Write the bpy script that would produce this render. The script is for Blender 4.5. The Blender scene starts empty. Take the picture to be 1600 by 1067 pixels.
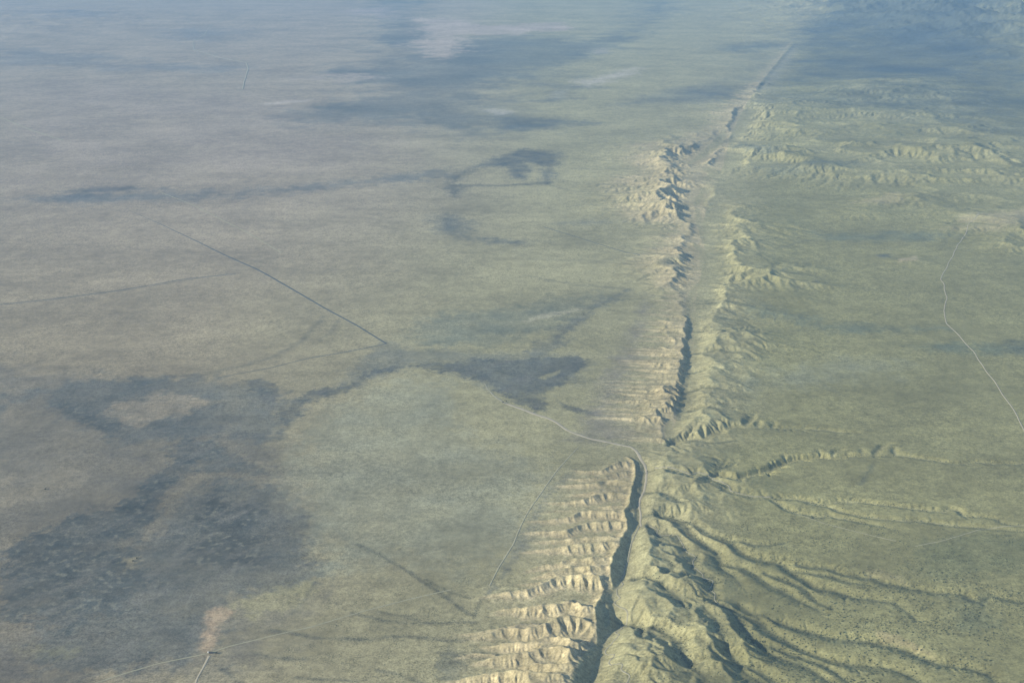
import bpy, math, random, time
import numpy as np
T0 = time.time()
SC = bpy.context.scene
R = math.radians

# ------------------------------------------------------------------ camera, sky, sun, exposure
CAM_H = 2000.0
PITCH = R(20.0)
FPX = 1931.0                      # focal length in pixels of the 1600 px wide photograph
cam_data = bpy.data.cameras.new('camera')
cam_data.sensor_width = 36.0
cam_data.lens = 36.0 * FPX / 1600.0
cam_data.clip_start = 10.0
cam_data.clip_end = 400000.0
cam = bpy.data.objects.new('camera', cam_data)
SC.collection.objects.link(cam)
cam.location = (0, 0, CAM_H)
cam.rotation_euler = (math.pi / 2 - PITCH, 0, 0)
SC.camera = cam

SUN_EL = R(23.5)
SUN_AZ_X, SUN_AZ_Y = -math.cos(R(22)), -math.sin(R(22))      # the sun stands to the left, a little behind the camera
w = bpy.data.worlds.new('World'); SC.world = w; w.use_nodes = True
nt = w.node_tree
bg = nt.nodes['Background']
sky = nt.nodes.new('ShaderNodeTexSky'); sky.sky_type = 'NISHITA'; sky.sun_disc = False
sky.sun_elevation = SUN_EL
sky.sun_rotation = math.atan2(SUN_AZ_X, SUN_AZ_Y)
sky.altitude = 2000; sky.dust_density = 1.5
nt.links.new(sky.outputs[0], bg.inputs[0]); bg.inputs[1].default_value = 0.125
sd = bpy.data.lights.new('sun', 'SUN'); sd.energy = 4.6; sd.angle = R(0.5); sd.color = (1.0, 0.92, 0.74)
sun = bpy.data.objects.new('sun', sd); SC.collection.objects.link(sun)
from mathutils import Vector
sv = Vector((SUN_AZ_X * math.cos(SUN_EL), SUN_AZ_Y * math.cos(SUN_EL), math.sin(SUN_EL)))
sun.rotation_euler = sv.to_track_quat('Z', 'Y').to_euler()
SC.view_settings.view_transform = 'Standard'
SC.view_settings.look = 'None'
SC.view_settings.gamma = 1.0
SC.view_settings.exposure = 0.52
SC.view_settings.use_curve_mapping = False
SC.cycles.volume_bounces = 1
SC.cycles.max_bounces = 4
HAZE_DENSITY = 3.2e-5
HAZE_COLOR = (0.32, 0.53, 0.80)

# ------------------------------------------------------------------ noise
def _hash(ix, iy, seed):
    h = (ix.astype(np.uint32) * np.uint32(374761393)) ^ (iy.astype(np.uint32) * np.uint32(668265263)) ^ np.uint32(seed * 362437 + 97)
    h = (h ^ (h >> np.uint32(13))) * np.uint32(1274126177)
    h ^= h >> np.uint32(16)
    return h
def gnoise(x, y, seed=0):
    """gradient noise, about -1..1"""
    x = np.asarray(x, float); y = np.asarray(y, float)
    x0 = np.floor(x); y0 = np.floor(y)
    fx = x - x0; fy = y - y0
    ix = x0.astype(np.int64); iy = y0.astype(np.int64)
    u = fx * fx * fx * (fx * (fx * 6 - 15) + 10); v = fy * fy * fy * (fy * (fy * 6 - 15) + 10)
    def g(dx, dy):
        a = _hash((ix + dx) & 0xffffffff, (iy + dy) & 0xffffffff, seed).astype(np.float64) * (2 * math.pi / 4294967296.0)
        return np.cos(a) * (fx - dx) + np.sin(a) * (fy - dy)
    a = g(0, 0); b = g(1, 0); c = g(0, 1); d = g(1, 1)
    return (a + u * (b - a) + v * (c - a + u * (a - b - c + d))) * 1.5
def fbm(x, y, scale, octaves=4, seed=0, gain=0.5, ridged=False):
    s = 0.0; amp = 1.0; tot = 0.0; f = 1.0 / scale
    for o in range(octaves):
        n = gnoise(x * f + 17.3 * o, y * f - 9.1 * o, seed + o * 7)
        if ridged: n = 1 - 2 * np.abs(n)
        s = s + amp * n; tot += amp; amp *= gain; f *= 2.03
    return s / tot
def sstep(a, b, x):
    t = np.clip((x - a) / (b - a), 0, 1)
    return t * t * (3 - 2 * t)

# ------------------------------------------------------------------ where a direction of view meets the ground
CP, SP = math.cos(PITCH), math.sin(PITCH)
def unproj(px, py, z=0.0):
    px = np.asarray(px, float); py = np.asarray(py, float)
    u = (px - 800) / FPX; v = (533.5 - py) / FPX
    dx = u; dy = CP + v * SP; dz = -SP + v * CP
    t = (CAM_H - z) / -dz
    return dx * t, dy * t
FAULT_PX = [(880, 1100), (905, 1067), (945, 1015), (955, 985), (962, 950), (976, 895), (984, 849), (998, 810), (1005, 765), (1000, 712), (1042, 690), (1059, 654),
            (1069, 608), (1083, 548), (1087, 470), (1102, 400), (1098, 350), (1110, 310), (1130, 262), (1142, 212), (1160, 175), (1190, 130), (1232, 75), (1275, 20), (1290, 0)]
_fx, _fy = unproj([p[0] for p in FAULT_PX], [p[1] for p in FAULT_PX])
def fault_x(Y):
    return np.interp(Y, _fy, _fx)
def base(X, Y):
    """the broad ground: flat valley floor west of the fault, a fan that rises gently east of it"""
    d = X - fault_x(Y)
    return 45 * (1 - np.exp(-np.maximum(d - 60, 0) / 2600.0))
def U(pts, z=0.0):
    """points of view -> points of the ground (x, y) where the ground stands z above the broad surface"""
    p = np.array(pts, float)
    zz = np.broadcast_to(np.asarray(z, float), (len(p),)).copy()
    X, Y = unproj(p[:, 0], p[:, 1], zz)
    for _ in range(5):
        X, Y = unproj(p[:, 0], p[:, 1], zz + base(X, Y))
    return np.stack([X, Y], 1)

# ------------------------------------------------------------------ distance to lines and areas
def wiggle(P, amp, lam, seed, step=None):
    """resample a line and let it meander a little"""
    P = np.asarray(P, float)
    seg = np.hypot(*(P[1:] - P[:-1]).T); L = np.r_[0, np.cumsum(seg)]
    step = step or lam / 4
    n = max(2, int(L[-1] / step) + 1)
    t = np.linspace(0, L[-1], n)
    out = np.stack([np.interp(t, L, P[:, k]) for k in range(P.shape[1])], 1)
    if amp:
        d = np.gradient(out[:, :2], axis=0); nn = np.stack([-d[:, 1], d[:, 0]], 1); nn /= np.linalg.norm(nn, axis=1)[:, None] + 1e-9
        o = gnoise(t / lam, t * 0 + seed * 3.7, seed) * amp
        o *= np.clip(np.minimum(t, L[-1] - t) / lam, 0, 1)
        out[:, :2] += nn * o[:, None]
    return out
class Grid:
    def __init__(s, x0, x1, y0, y1, c):
        s.c = c; s.xs = np.arange(x0, x1 + c, c); s.ys = np.arange(y0, y1 + c, c)
        s.X, s.Y = np.meshgrid(s.xs, s.ys)
    def box(s, P, r):
        i0 = np.searchsorted(s.xs, P[:, 0].min() - r); i1 = np.searchsorted(s.xs, P[:, 0].max() + r)
        j0 = np.searchsorted(s.ys, P[:, 1].min() - r); j1 = np.searchsorted(s.ys, P[:, 1].max() + r)
        return slice(j0, j1), slice(i0, i1)
    def sample(s, A, X, Y):
        fx = np.clip((X - s.xs[0]) / s.c, 0, len(s.xs) - 1.001); fy = np.clip((Y - s.ys[0]) / s.c, 0, len(s.ys) - 1.001)
        i = fx.astype(int); j = fy.astype(int); u = fx - i; v = fy - j
        return (A[j, i] * (1 - u) + A[j, i + 1] * u) * (1 - v) + (A[j + 1, i] * (1 - u) + A[j + 1, i + 1] * u) * v
def line_dist(X, Y, P, r):
    """distance, length along, interpolated third column and side (+ = left of the line's direction)"""
    D = np.full(X.shape, 1e9); Uu = np.zeros(X.shape); Z = np.zeros(X.shape); S = np.zeros(X.shape)
    L = 0.0
    for a, b in zip(P[:-1], P[1:]):
        d = b[:2] - a[:2]; l = math.hypot(*d)
        if l < 1e-6: continue
        rx = X - a[0]; ry = Y - a[1]
        t = np.clip((rx * d[0] + ry * d[1]) / (l * l), 0, 1)
        dd = np.hypot(rx - t * d[0], ry - t * d[1])
        m = dd < D
        D = np.where(m, dd, D); Uu = np.where(m, L + t * l, Uu)
        if P.shape[1] > 2: Z = np.where(m, a[2] + t * (b[2] - a[2]), Z)
        S = np.where(m, np.sign(d[0] * ry - d[1] * rx), S)
        L += l
    return D, Uu, Z, S
def poly_sd(X, Y, P):
    """signed distance to a closed outline, positive inside"""
    D = np.full(X.shape, 1e9); ins = np.zeros(X.shape, bool)
    Q = np.roll(P, -1, 0)
    for a, b in zip(P, Q):
        d = b - a; l2 = d @ d + 1e-9
        rx = X - a[0]; ry = Y - a[1]
        t = np.clip((rx * d[0] + ry * d[1]) / l2, 0, 1)
        D = np.minimum(D, (rx - t * d[0]) ** 2 + (ry - t * d[1]) ** 2)
        if a[1] != b[1]:
            c = ((a[1] > Y) != (b[1] > Y)) & (X < (b[0] - a[0]) * (Y - a[1]) / (b[1] - a[1]) + a[0])
            ins ^= c
    return np.where(ins, 1, -1) * np.sqrt(D)

# ------------------------------------------------------------------ traced landforms (point of view coordinates)
# main crest of the near ridge, with its height above the valley floor
CREST_A = [(979, 711, 13), (990, 718, 24), (992, 736, 28), (988, 755, 30), (983, 770, 31), (982, 785, 31), (973, 794, 32), (979, 809, 34), (980, 822, 33),
           (969, 836, 35), (968, 849, 36), (958, 860, 38), (952, 880, 42), (957, 905, 38), (940, 925, 42), (928, 940, 46), (931, 965, 50),
           (934, 985, 52), (922, 1003, 54), (910, 1015, 56), (903, 1029, 57), (892, 1052, 60), (884, 1075, 62), (872, 1110, 64)]
# spurs: top of spur, height at its root, height at its toe
SPURS = [
 (30, 3, [(986, 717), (967, 717), (954, 723), (939, 731), (911, 732), (894, 733)]),
 (26, 2, [(985, 731), (960, 735), (939, 742), (911, 744), (881, 746)]),
 (29, 2, [(988, 747), (970, 745), (949, 746), (926, 751), (892, 754), (868, 758)]),
 (29, 8, [(986, 755), (958, 755), (939, 759), (921, 766), (895, 770)]),
 (32, 3, [(982, 766), (958, 764), (934, 767), (911, 776), (874, 781), (849, 783)]),
 (28, 9, [(982, 783), (958, 785), (939, 789)]),
 (32, 5, [(972, 794), (930, 792), (907, 794), (896, 802), (864, 807), (827, 812)]),
 (10, 2, [(904, 794), (870, 795), (834, 801)]),
 (34, 3, [(978, 808), (949, 809), (920, 811), (907, 815), (885, 824), (836, 827), (814, 831)]),
 (30, 3, [(968, 833), (936, 833), (892, 837), (855, 841), (832, 846)]),
 (34, 3, [(968, 840), (956, 840), (922, 844), (900, 845), (885, 848), (855, 853), (812, 861)]),
 (34, 4, [(956, 864), (925, 866), (886, 869), (872, 875), (844, 880), (818, 892)]),
 (38, 5, [(948, 877), (921, 877), (898, 878), (875, 885), (851, 892), (834, 900)]),
 (40, 4, [(955, 896), (941, 891), (913, 891), (886, 893), (865, 898), (844, 909), (816, 917), (787, 921), (752, 930)]),
 (15, 2, [(846, 905), (828, 908), (806, 912)]),
 (44, 4, [(927, 939), (912, 938), (894, 931), (869, 937), (824, 943), (793, 945), (772, 953)]),
 (26, 3, [(894, 932), (868, 943), (846, 952), (815, 950), (793, 952), (766, 958)]),
 (50, 3, [(934, 972), (920, 960), (898, 955), (879, 957), (851, 967), (828, 974), (787, 977), (758, 986), (731, 995)]),
 (24, 3, [(846, 969), (809, 971), (781, 976), (739, 985), (715, 989)]),
 (48, 5, [(925, 994), (900, 993), (861, 987), (824, 998), (787, 1000), (754, 1008)]),
 (52, 5, [(908, 1014), (892, 1006), (875, 1001), (847, 1003), (824, 1013), (778, 1018), (737, 1034)]),
 (15, 3, [(776, 1018), (739, 1016), (710, 1026)]),
 (50, 8, [(904, 1030), (871, 1028), (836, 1029), (806, 1039)]),
 (56, 5, [(892, 1052), (870, 1044), (836, 1041), (787, 1042), (739, 1052), (700, 1062)]),
 (58, 6, [(884, 1072), (850, 1062), (800, 1063), (750, 1078), (700, 1092)]),
 (58, 6, [(878, 1095), (840, 1085), (790, 1088), (720, 1110)]),
]
# narrow ridges elsewhere: half-width of the slopes, and (x, y, height)
CRESTS = [  # (east slope, west fall-off m, points)
 (0.62, 120, [(1040, 684, 3), (1039, 672, 11), (1041, 652, 14), (1032, 645, 8)]),
 (0.75, 85, [(1056, 655, 12), (1059, 629, 24), (1063, 599, 26), (1070, 572, 28), (1069, 542, 30), (1071, 524, 30), (1074, 500, 30), (1072, 470, 30), (1077, 451, 28), (1082, 444, 22)]),
 (1.3, 80, [(1086, 438, 40), (1097, 425, 52), (1095, 404, 56), (1093, 384, 56), (1083, 376, 44)]),
 (1.2, 90, [(1097, 372, 44), (1092, 352, 54), (1088, 336, 54), (1086, 322, 40)]),
 (1.0, 60, [(1083, 312, 44), (1090, 299, 46), (1096, 290, 30)]),
 (1.0, 50, [(1106, 345, 10), (1111, 325, 34), (1117, 315, 34)]),
 (0.8, 60, [(1131, 262, 8), (1131, 250, 30), (1133, 238, 18)]),
 (0.8, 150, [(1140, 221, 14), (1140, 208, 60), (1150, 192, 40), (1157, 176, 60), (1163, 170, 20)]),
 (0.4, 200, [(1072, 256, 10), (1100, 230, 46), (1118, 214, 40), (1126, 205, 20)]),
 (0.3, 90, [(1182, 145, 3), (1195, 122, 12), (1215, 98, 12), (1235, 75, 16), (1242, 68, 6)]),
]
# rounded hills: centre, height, radii in metres along x and y, turn
HILLS = [
 (1006, 838, 24, 32, 85, 0), (1014, 868, 22, 48, 80, -10), (1020, 893, 30, 42, 44, 0), (1047, 905, 31, 60, 52, -20), (1002, 914, 22, 52, 32, -15),
 (1058, 880, 20, 70, 60, -30), (1082, 905, 20, 60, 50, -30), (1028, 838, 16, 26, 30, 0), (1048, 852, 18, 40, 36, -25),
 (1035, 940, 24, 110, 70, -20), (1075, 955, 20, 110, 90, -15), (992, 942, 18, 50, 70, 0), (1012, 970, 20, 42, 34, 0), (1045, 975, 22, 38, 38, 0),
 (1110, 985, 26, 110, 110, 0), (1145, 995, 22, 70, 80, 0), (985, 1000, 24, 55, 100, -10), (1025, 1030, 30, 90, 110, -15), (978, 1040, 16, 60, 50, 0),
 (1090, 1030, 22, 100, 90, 0), (1110, 1065, 20, 110, 80, 0), (1000, 1075, 20, 110, 60, 0),
 (1085, 720, 17, 70, 120, 0), (1050, 712, 16, 75, 60, 10), (1035, 727, 16, 50, 50, 0), (1110, 706, 9, 80, 80, 0), (1072, 755, 24, 110, 70, -20), (1040, 752, 16, 60, 60, 0),
 (1115, 772, 14, 90, 50, -10), (1035, 780, 16, 60, 80, 0), (1070, 782, 18, 110, 70, 0), (1025, 800, 10, 40, 70, 0), (1095, 790, 10, 120, 60, 0),
 (1125, 750, 16, 120, 60, -15), (1160, 762, 10, 120, 60, -15), (1055, 812, 14, 90, 45, -15), (1080, 830, 12, 90, 60, -30),
 (1085, 668, 14, 110, 110, 0), (1110, 655, 16, 120, 110, 0), (1085, 640, 14, 90, 90, 0), (1115, 625, 14, 110, 100, 0), (1110, 595, 14, 110, 90, 0),
 (1120, 570, 12, 110, 90, 0), (1128, 540, 14, 120, 90, 0), (1120, 520, 12, 60, 90, 0), (1115, 490, 20, 80, 130, 0), (1122, 462, 30, 60, 130, 0),
 (1145, 468, 22, 80, 110, 0), (1130, 450, 24, 130, 120, 0), (1150, 520, 22, 150, 90, 0), (1170, 535, 14, 150, 80, 0), (1215, 487, 14, 130, 80, -35),
 (1160, 405, 26, 160, 140, -20), (1195, 422, 26, 160, 100, -30), (1235, 437, 22, 160, 70, -20), (1265, 441, 16, 90, 60, 0), (1230, 462, 10, 130, 90, 0),
 (1152, 388, 26, 80, 150, 0), (1165, 378, 34, 160, 150, 0), (1178, 348, 22, 160, 220, 0), (1200, 350, 18, 200, 200, 0), (1160, 322, 20, 200, 120, 30),
 (1040, 410, 26, 160, 260, 0), (1070, 400, 24, 120, 260, 0), (1060, 380, 18, 170, 160, 0), (1040, 440, 20, 90, 110, 0),
 (1040, 325, 30, 240, 260, 0), (1010, 320, 26, 220, 220, 0), (1030, 295, 38, 260, 300, 0), (1050, 275, 38, 200, 350, 0), (1000, 290, 26, 240, 500, 0), (1040, 245, 40, 300, 500, 0), (1075, 235, 40, 300, 420, 0),
 (1072, 302, 22, 200, 150, 0), (1175, 240, 40, 300, 300, 0), (1205, 238, 65, 300, 260, 0), (1190, 262, 26, 300, 200, 0), (1255, 245, 46, 250, 200, 0), (1238, 262, 40, 260, 180, 0),
 (1410, 312, 34, 250, 150, 0), (1345, 331, 22, 160, 120, 0), (1370, 272, 50, 420, 260, 0), (1440, 280, 34, 600, 220, 0), (1540, 272, 60, 420, 260, 0), (1590, 280, 50, 300, 200, 0),
 (1560, 345, 40, 250, 140, 0), (1590, 360, 40, 200, 130, 0), (1530, 358, 22, 280, 120, 0), (1570, 377, 36, 110, 80, 0), (1598, 385, 22, 130, 60, 0), (1425, 406, 12, 90, 50, 0),
 (1500, 238, 75, 420, 500, 0), (1470, 248, 60, 380, 300, 0), (1410, 240, 80, 600, 420, 0), (1370, 255, 55, 400, 300, 0), (1330, 240, 40, 600, 300, 0), (1430, 225, 50, 900, 300, 0),
 (1550, 225, 60, 500, 500, 0), (1400, 175, 60, 800, 400, 0), (1455, 176, 50, 350, 200, 0), (1390, 142, 90, 700, 500, 0), (1410, 132, 70, 500, 500, 0), (1300, 178, 40, 700, 300, 0),
 (1210, 172, 40, 400, 300, 0), (1260, 165, 45, 500, 400, 0), (1240, 200, 45, 500, 400, 0), (1320, 205, 40, 700, 400, 0), (1460, 205, 50, 800, 400, 0), (1380, 195, 50, 700, 300, 0),
]
_h = np.random.RandomState(21)
def more_hills(n, P, h, rx, ry):
    P = np.array(P, float); x0, y0 = P.min(0); x1, y1 = P.max(0); k = 0
    while k < n:
        x = _h.uniform(x0, x1); y = _h.uniform(y0, y1)
        c = False
        for (ax, ay), (bx, by) in zip(P, np.roll(P, -1, 0)):
            if (ay > y) != (by > y) and x < (bx - ax) * (y - ay) / (by - ay) + ax: c = not c
        if not c: continue
        HILLS.append((x, y, _h.uniform(*h), _h.uniform(*rx), _h.uniform(*ry), _h.uniform(-40, 40))); k += 1
more_hills(75, [(1170, 165), (1300, 140), (1450, 125), (1600, 200), (1640, 300), (1500, 300), (1350, 280), (1200, 270), (1160, 215)], (15, 44), (150, 420), (110, 260))
more_hills(70, [(985, 340), (975, 300), (1000, 240), (1050, 205), (1112, 195), (1088, 240), (1070, 300), (1085, 340)], (16, 36), (50, 170), (60, 170))
more_hills(40, [(1010, 345), (1086, 345), (1094, 440), (1020, 445)], (9, 22), (40, 95), (40, 95))
more_hills(30, [(1112, 325), (1150, 325), (1165, 440), (1108, 440)], (9, 18), (35, 95), (50, 110))
more_hills(60, [(1030, 460), (1070, 455), (1066, 560), (1052, 655), (1000, 665), (1030, 560)], (5, 11), (18, 42), (28, 60))
more_hills(22, [(1380, 300), (1640, 290), (1640, 345), (1450, 340)], (14, 34), (120, 300), (60, 130))
more_hills(30, [(1095, 450), (1150, 455), (1190, 520), (1170, 600), (1120, 660), (1075, 660), (1085, 560)], (7, 13), (40, 90), (50, 90))
more_hills(34, [(1018, 715), (1050, 695), (1110, 705), (1130, 760), (1080, 815), (1010, 815)], (5, 11), (22, 46), (26, 50))
more_hills(42, [(1000, 835), (1050, 850), (1110, 925), (1150, 960), (1160, 1060), (960, 1067), (990, 970)], (6, 12), (20, 44), (24, 46))
more_hills(30, [(1110, 330), (1220, 345), (1260, 440), (1180, 445), (1108, 400)], (9, 20), (60, 150), (60, 130))
# incised streams: depth, half width m, sharp (gully) or soft (vale), points
STREAMS = [
 (11, 17, 0, [(1008, 822), (1015, 823), (1028, 828), (1026, 837), (1043, 835), (1058, 837), (1066, 849), (1073, 864), (1088, 869), (1082, 877), (1085, 890), (1099, 899), (1098, 906), (1115, 907), (1112, 916), (1106, 924), (1118, 929), (1116, 939), (1124, 949), (1139, 953), (1159, 957), (1187, 961), (1212, 969)]),
 (9, 16, 0, [(1212, 969), (1234, 974), (1267, 984), (1300, 992), (1335, 997), (1372, 1001), (1402, 1010), (1432, 1022), (1455, 1030), (1487, 1036), (1520, 1045), (1545, 1052), (1580, 1090)]),
 (16, 24, 0, [(1030, 806), (1045, 807), (1071, 821), (1084, 836), (1105, 849), (1120, 858), (1129, 881), (1146, 897), (1156, 912)]),
 (9, 20, 0, [(1129, 878), (1137, 881), (1161, 884), (1180, 897), (1206, 911), (1236, 926), (1262, 942), (1281, 954)]),
 (12, 20, 0, [(1045, 807), (1056, 809), (1075, 817), (1107, 834), (1122, 838), (1142, 845), (1161, 860), (1180, 869), (1199, 873), (1217, 875), (1231, 886), (1259, 903), (1270, 912), (1300, 918), (1325, 926), (1350, 932), (1395, 940), (1417, 955), (1430, 967)]),
 (5, 14, 0, [(1122, 838), (1145, 843), (1175, 848), (1200, 850), (1225, 848)]),
 (7, 12, 0, [(1240, 880), (1255, 882), (1295, 887), (1320, 895), (1350, 900), (1365, 900), (1385, 910), (1425, 917), (1465, 925), (1507, 927), (1530, 937), (1550, 930), (1575, 937), (1640, 948)]),
 (6, 14, 0, [(1231, 886), (1260, 893), (1300, 900), (1330, 908), (1350, 912)]),
 (6, 14, 0, [(1190, 893), (1225, 903), (1250, 915), (1270, 935), (1300, 950)]),
 (18, 30, 0, [(962, 965), (994, 974), (1036, 990), (1060, 1007), (1069, 1031), (1079, 1048), (1102, 1067), (1130, 1095)]),
 (14, 26, 0, [(1100, 960), (1124, 984), (1130, 1007), (1139, 1023), (1153, 1038), (1165, 1052), (1192, 1067), (1220, 1090)]),
 (12, 22, 0, [(1142, 956), (1153, 965), (1163, 980), (1168, 1000), (1192, 1009), (1219, 1025), (1250, 1035), (1290, 1060)]),
 (10, 20, 0, [(1150, 956), (1187, 971), (1200, 984), (1227, 1000), (1265, 1015), (1300, 1027), (1335, 1035), (1360, 1035), (1390, 1042), (1417, 1052), (1440, 1067), (1470, 1090)]),
 (9, 18, 0, [(1172, 1000), (1200, 1010), (1225, 1017), (1250, 1022), (1282, 1035), (1307, 1047), (1327, 1067)]),
 (7, 16, 0, [(1225, 1017), (1245, 1030), (1275, 1045), (1310, 1075)]),
 (9, 18, 0, [(1157, 1040), (1190, 1050), (1220, 1067), (1240, 1085)]),
 (10, 18, 0, [(1155, 944), (1165, 952), (1185, 965)]),
 (16, 26, 0, [(985, 905), (1005, 905), (1025, 915), (1042, 925), (1060, 940), (1070, 955), (1075, 975)]),
 (10, 18, 0, [(1040, 880), (1048, 890), (1040, 905), (1025, 908)]),
 (14, 22, 0, [(998, 975), (1003, 990), (1000, 1010)]),
 (9, 12, 1, [(1012, 738), (1023, 736), (1055, 739), (1079, 747), (1089, 742), (1107, 745), (1115, 754), (1139, 762), (1141, 771), (1177, 779), (1205, 779)]),
 (6, 10, 1, [(1205, 779), (1240, 778), (1280, 786), (1307, 782), (1348, 782), (1379, 786), (1408, 789), (1441, 794), (1470, 796), (1484, 793), (1496, 795), (1507, 804), (1538, 806), (1554, 808), (1567, 817), (1640, 824)]),
 (5, 12, 1, [(1260, 783), (1288, 788), (1321, 800), (1348, 805), (1383, 809), (1414, 811), (1455, 814), (1496, 819), (1640, 834)]),
 (5, 12, 1, [(1205, 779), (1225, 792), (1250, 800), (1280, 805), (1297, 804), (1342, 813), (1400, 827)]),
 (5, 16, 0, [(1115, 748), (1121, 739), (1120, 728), (1112, 718)]),
 (7, 13, 0, [(1121, 739), (1128, 728), (1136, 716)]), (6, 11, 0, [(1120, 735), (1140, 727), (1150, 722)]),
 (16, 17, 1, [(1115, 745), (1122, 742), (1154, 744), (1178, 737), (1201, 730), (1216, 724), (1228, 719), (1236, 715), (1255, 713), (1284, 711), (1300, 712), (1330, 709), (1350, 710), (1369, 710), (1383, 711)]),
 (6, 10, 1, [(1383, 711), (1400, 710), (1424, 712), (1455, 717), (1482, 721), (1511, 723), (1523, 721), (1548, 721), (1640, 726)]),
 (6, 9, 1, [(1300, 712), (1308, 704), (1320, 699)]), (7, 9, 1, [(1366, 711), (1374, 700), (1380, 695), (1392, 692)]), (6, 8, 1, [(1400, 710), (1397, 699)]),
 (4, 8, 1, [(1228, 718), (1226, 709)]), (4, 8, 1, [(1284, 711), (1280, 703)]), (4, 8, 1, [(1350, 709), (1346, 701)]),
 (15, 16, 1, [(1050, 692), (1057, 688), (1074, 684), (1100, 686), (1115, 678), (1130, 673), (1145, 668), (1167, 667), (1186, 668), (1208, 667)]),
 (5, 9, 1, [(1208, 667), (1224, 668), (1261, 668), (1280, 669), (1350, 677)]),
 (9, 10, 1, [(1165, 668), (1172, 657), (1180, 647)]), (8, 10, 1, [(1182, 668), (1187, 659)]), (7, 9, 1, [(1207, 667), (1211, 659)]), (7, 10, 1, [(1101, 685), (1098, 675)]),
 (9, 14, 0, [(1010, 771), (1032, 773), (1050, 783), (1068, 795)]), (5, 12, 0, [(1055, 693), (1085, 691), (1120, 693), (1150, 690)]),
 (7, 14, 0, [(1005, 808), (1020, 806), (1045, 807)]),
 (6, 16, 0, [(1062, 642), (1100, 640), (1125, 646)]), (6, 16, 0, [(1068, 612), (1100, 608), (1135, 614)]), (6, 16, 0, [(1075, 583), (1110, 579), (1140, 588)]),
 (6, 16, 0, [(1082, 553), (1120, 552), (1165, 556), (1180, 565)]), (6, 18, 0, [(1087, 519), (1120, 520), (1160, 525)]), (6, 18, 0, [(1088, 495), (1130, 498), (1160, 500), (1180, 512)]),
 (8, 20, 0, [(1088, 475), (1115, 474), (1150, 476), (1180, 483)]), (7, 16, 0, [(1104, 398), (1150, 395), (1180, 398), (1210, 420)]),
]
# many low ribs on both sides of the fault farther on: (line, height at root, height at toe, side slope)
RIBS = []
_r = np.random.RandomState(8)
def rib_run(y0, y1, step, croot, ctoe, hroot, slope, cf=1.0):
    y = y0
    while y < y1:
        xr = np.interp(y, *croot) + _r.uniform(-1, 1); xt = np.interp(y, *ctoe) + _r.uniform(-14, 14) * cf
        dy = _r.uniform(-.3, .5) * step[1]; h = hroot * _r.uniform(.45, 1.15)
        n = 5; P = [(xr + (xt - xr) * i / n, y + dy * i / n + _r.uniform(-.25, .25) * step[0]) for i in range(n + 1)]
        RIBS.append((P, h, slope)); y += _r.uniform(*step)
rib_run(452, 655, (3.0, 11.0), ([450, 500, 550, 600, 655], [1076, 1074, 1069, 1063, 1056]), ([450, 500, 550, 600, 655], [1018, 985, 962, 935, 905]), 30, .42)
rib_run(655, 690, (3.5, 6.5), ([655, 690], [1042, 1036]), ([655, 690], [925, 960]), 13, .35)
rib_run(460, 660, (4.5, 8.5), ([450, 500, 550, 600, 660], [1096, 1094, 1088, 1078, 1066]), ([450, 500, 550, 600, 660], [1165, 1170, 1180, 1150, 1130]), 19, .33)
rib_run(345, 445, (2.4, 4.4), ([345, 375, 400, 445], [1086, 1088, 1094, 1090]), ([345, 375, 400, 445], [1030, 1005, 1005, 1030]), 30, .36)
rib_run(345, 445, (3.5, 6.5), ([345, 400, 445], [1112, 1116, 1100]), ([345, 400, 445], [1225, 1230, 1160]), 28, .28)
rib_run(212, 345, (1.7, 3.2), ([205, 230, 260, 300, 345], [1118, 1095, 1075, 1068, 1086]), ([205, 230, 260, 300, 345], [1075, 1025, 992, 972, 968]), 50, .34)
rib_run(128, 212, (1.6, 3.0), ([128, 175, 212], [1192, 1160, 1138]), ([128, 175, 212], [1160, 1115, 1075]), 42, .26)
rib_run(135, 260, (2.2, 4.2), ([128, 175, 212, 260], [1200, 1172, 1152, 1140]), ([128, 175, 212, 260], [1260, 1290, 1270, 1230]), 38, .22)
rib_run(320, 345, (2.5, 4), ([320, 345], [1115, 1112]), ([320, 345], [1180, 1215]), 18, .28)
TRENCH = [(997, 714, 0), (1007, 729, -3), (1008, 736, -4), (1005, 755, -4), (1005, 770, -4), (996, 783, -5), (997, 800, -5), (998, 819, -5), (990, 836, -6), (984, 849, -6), (981, 867, -7), (977, 889, -8),
          (972, 905, -8), (962, 925, -8), (957, 943, -7), (964, 962, -7), (966, 976, -7), (954, 992, -8), (942, 1017, -9), (936, 1040, -10), (925, 1067, -11), (905, 1110, -12)]

def gullied(u, lam, seed):
    """0..1 along a crest, 1 in the notches between the facets"""
    t = u / lam + 0.5 * gnoise(u / lam * 0.6, u * 0 + seed, seed)
    f = np.abs((t % 1.0) * 2 - 1)
    return f * (0.55 + 0.6 * gnoise(u / (lam * 1.7), u * 0 + 3.3 * seed, seed + 5))

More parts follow.
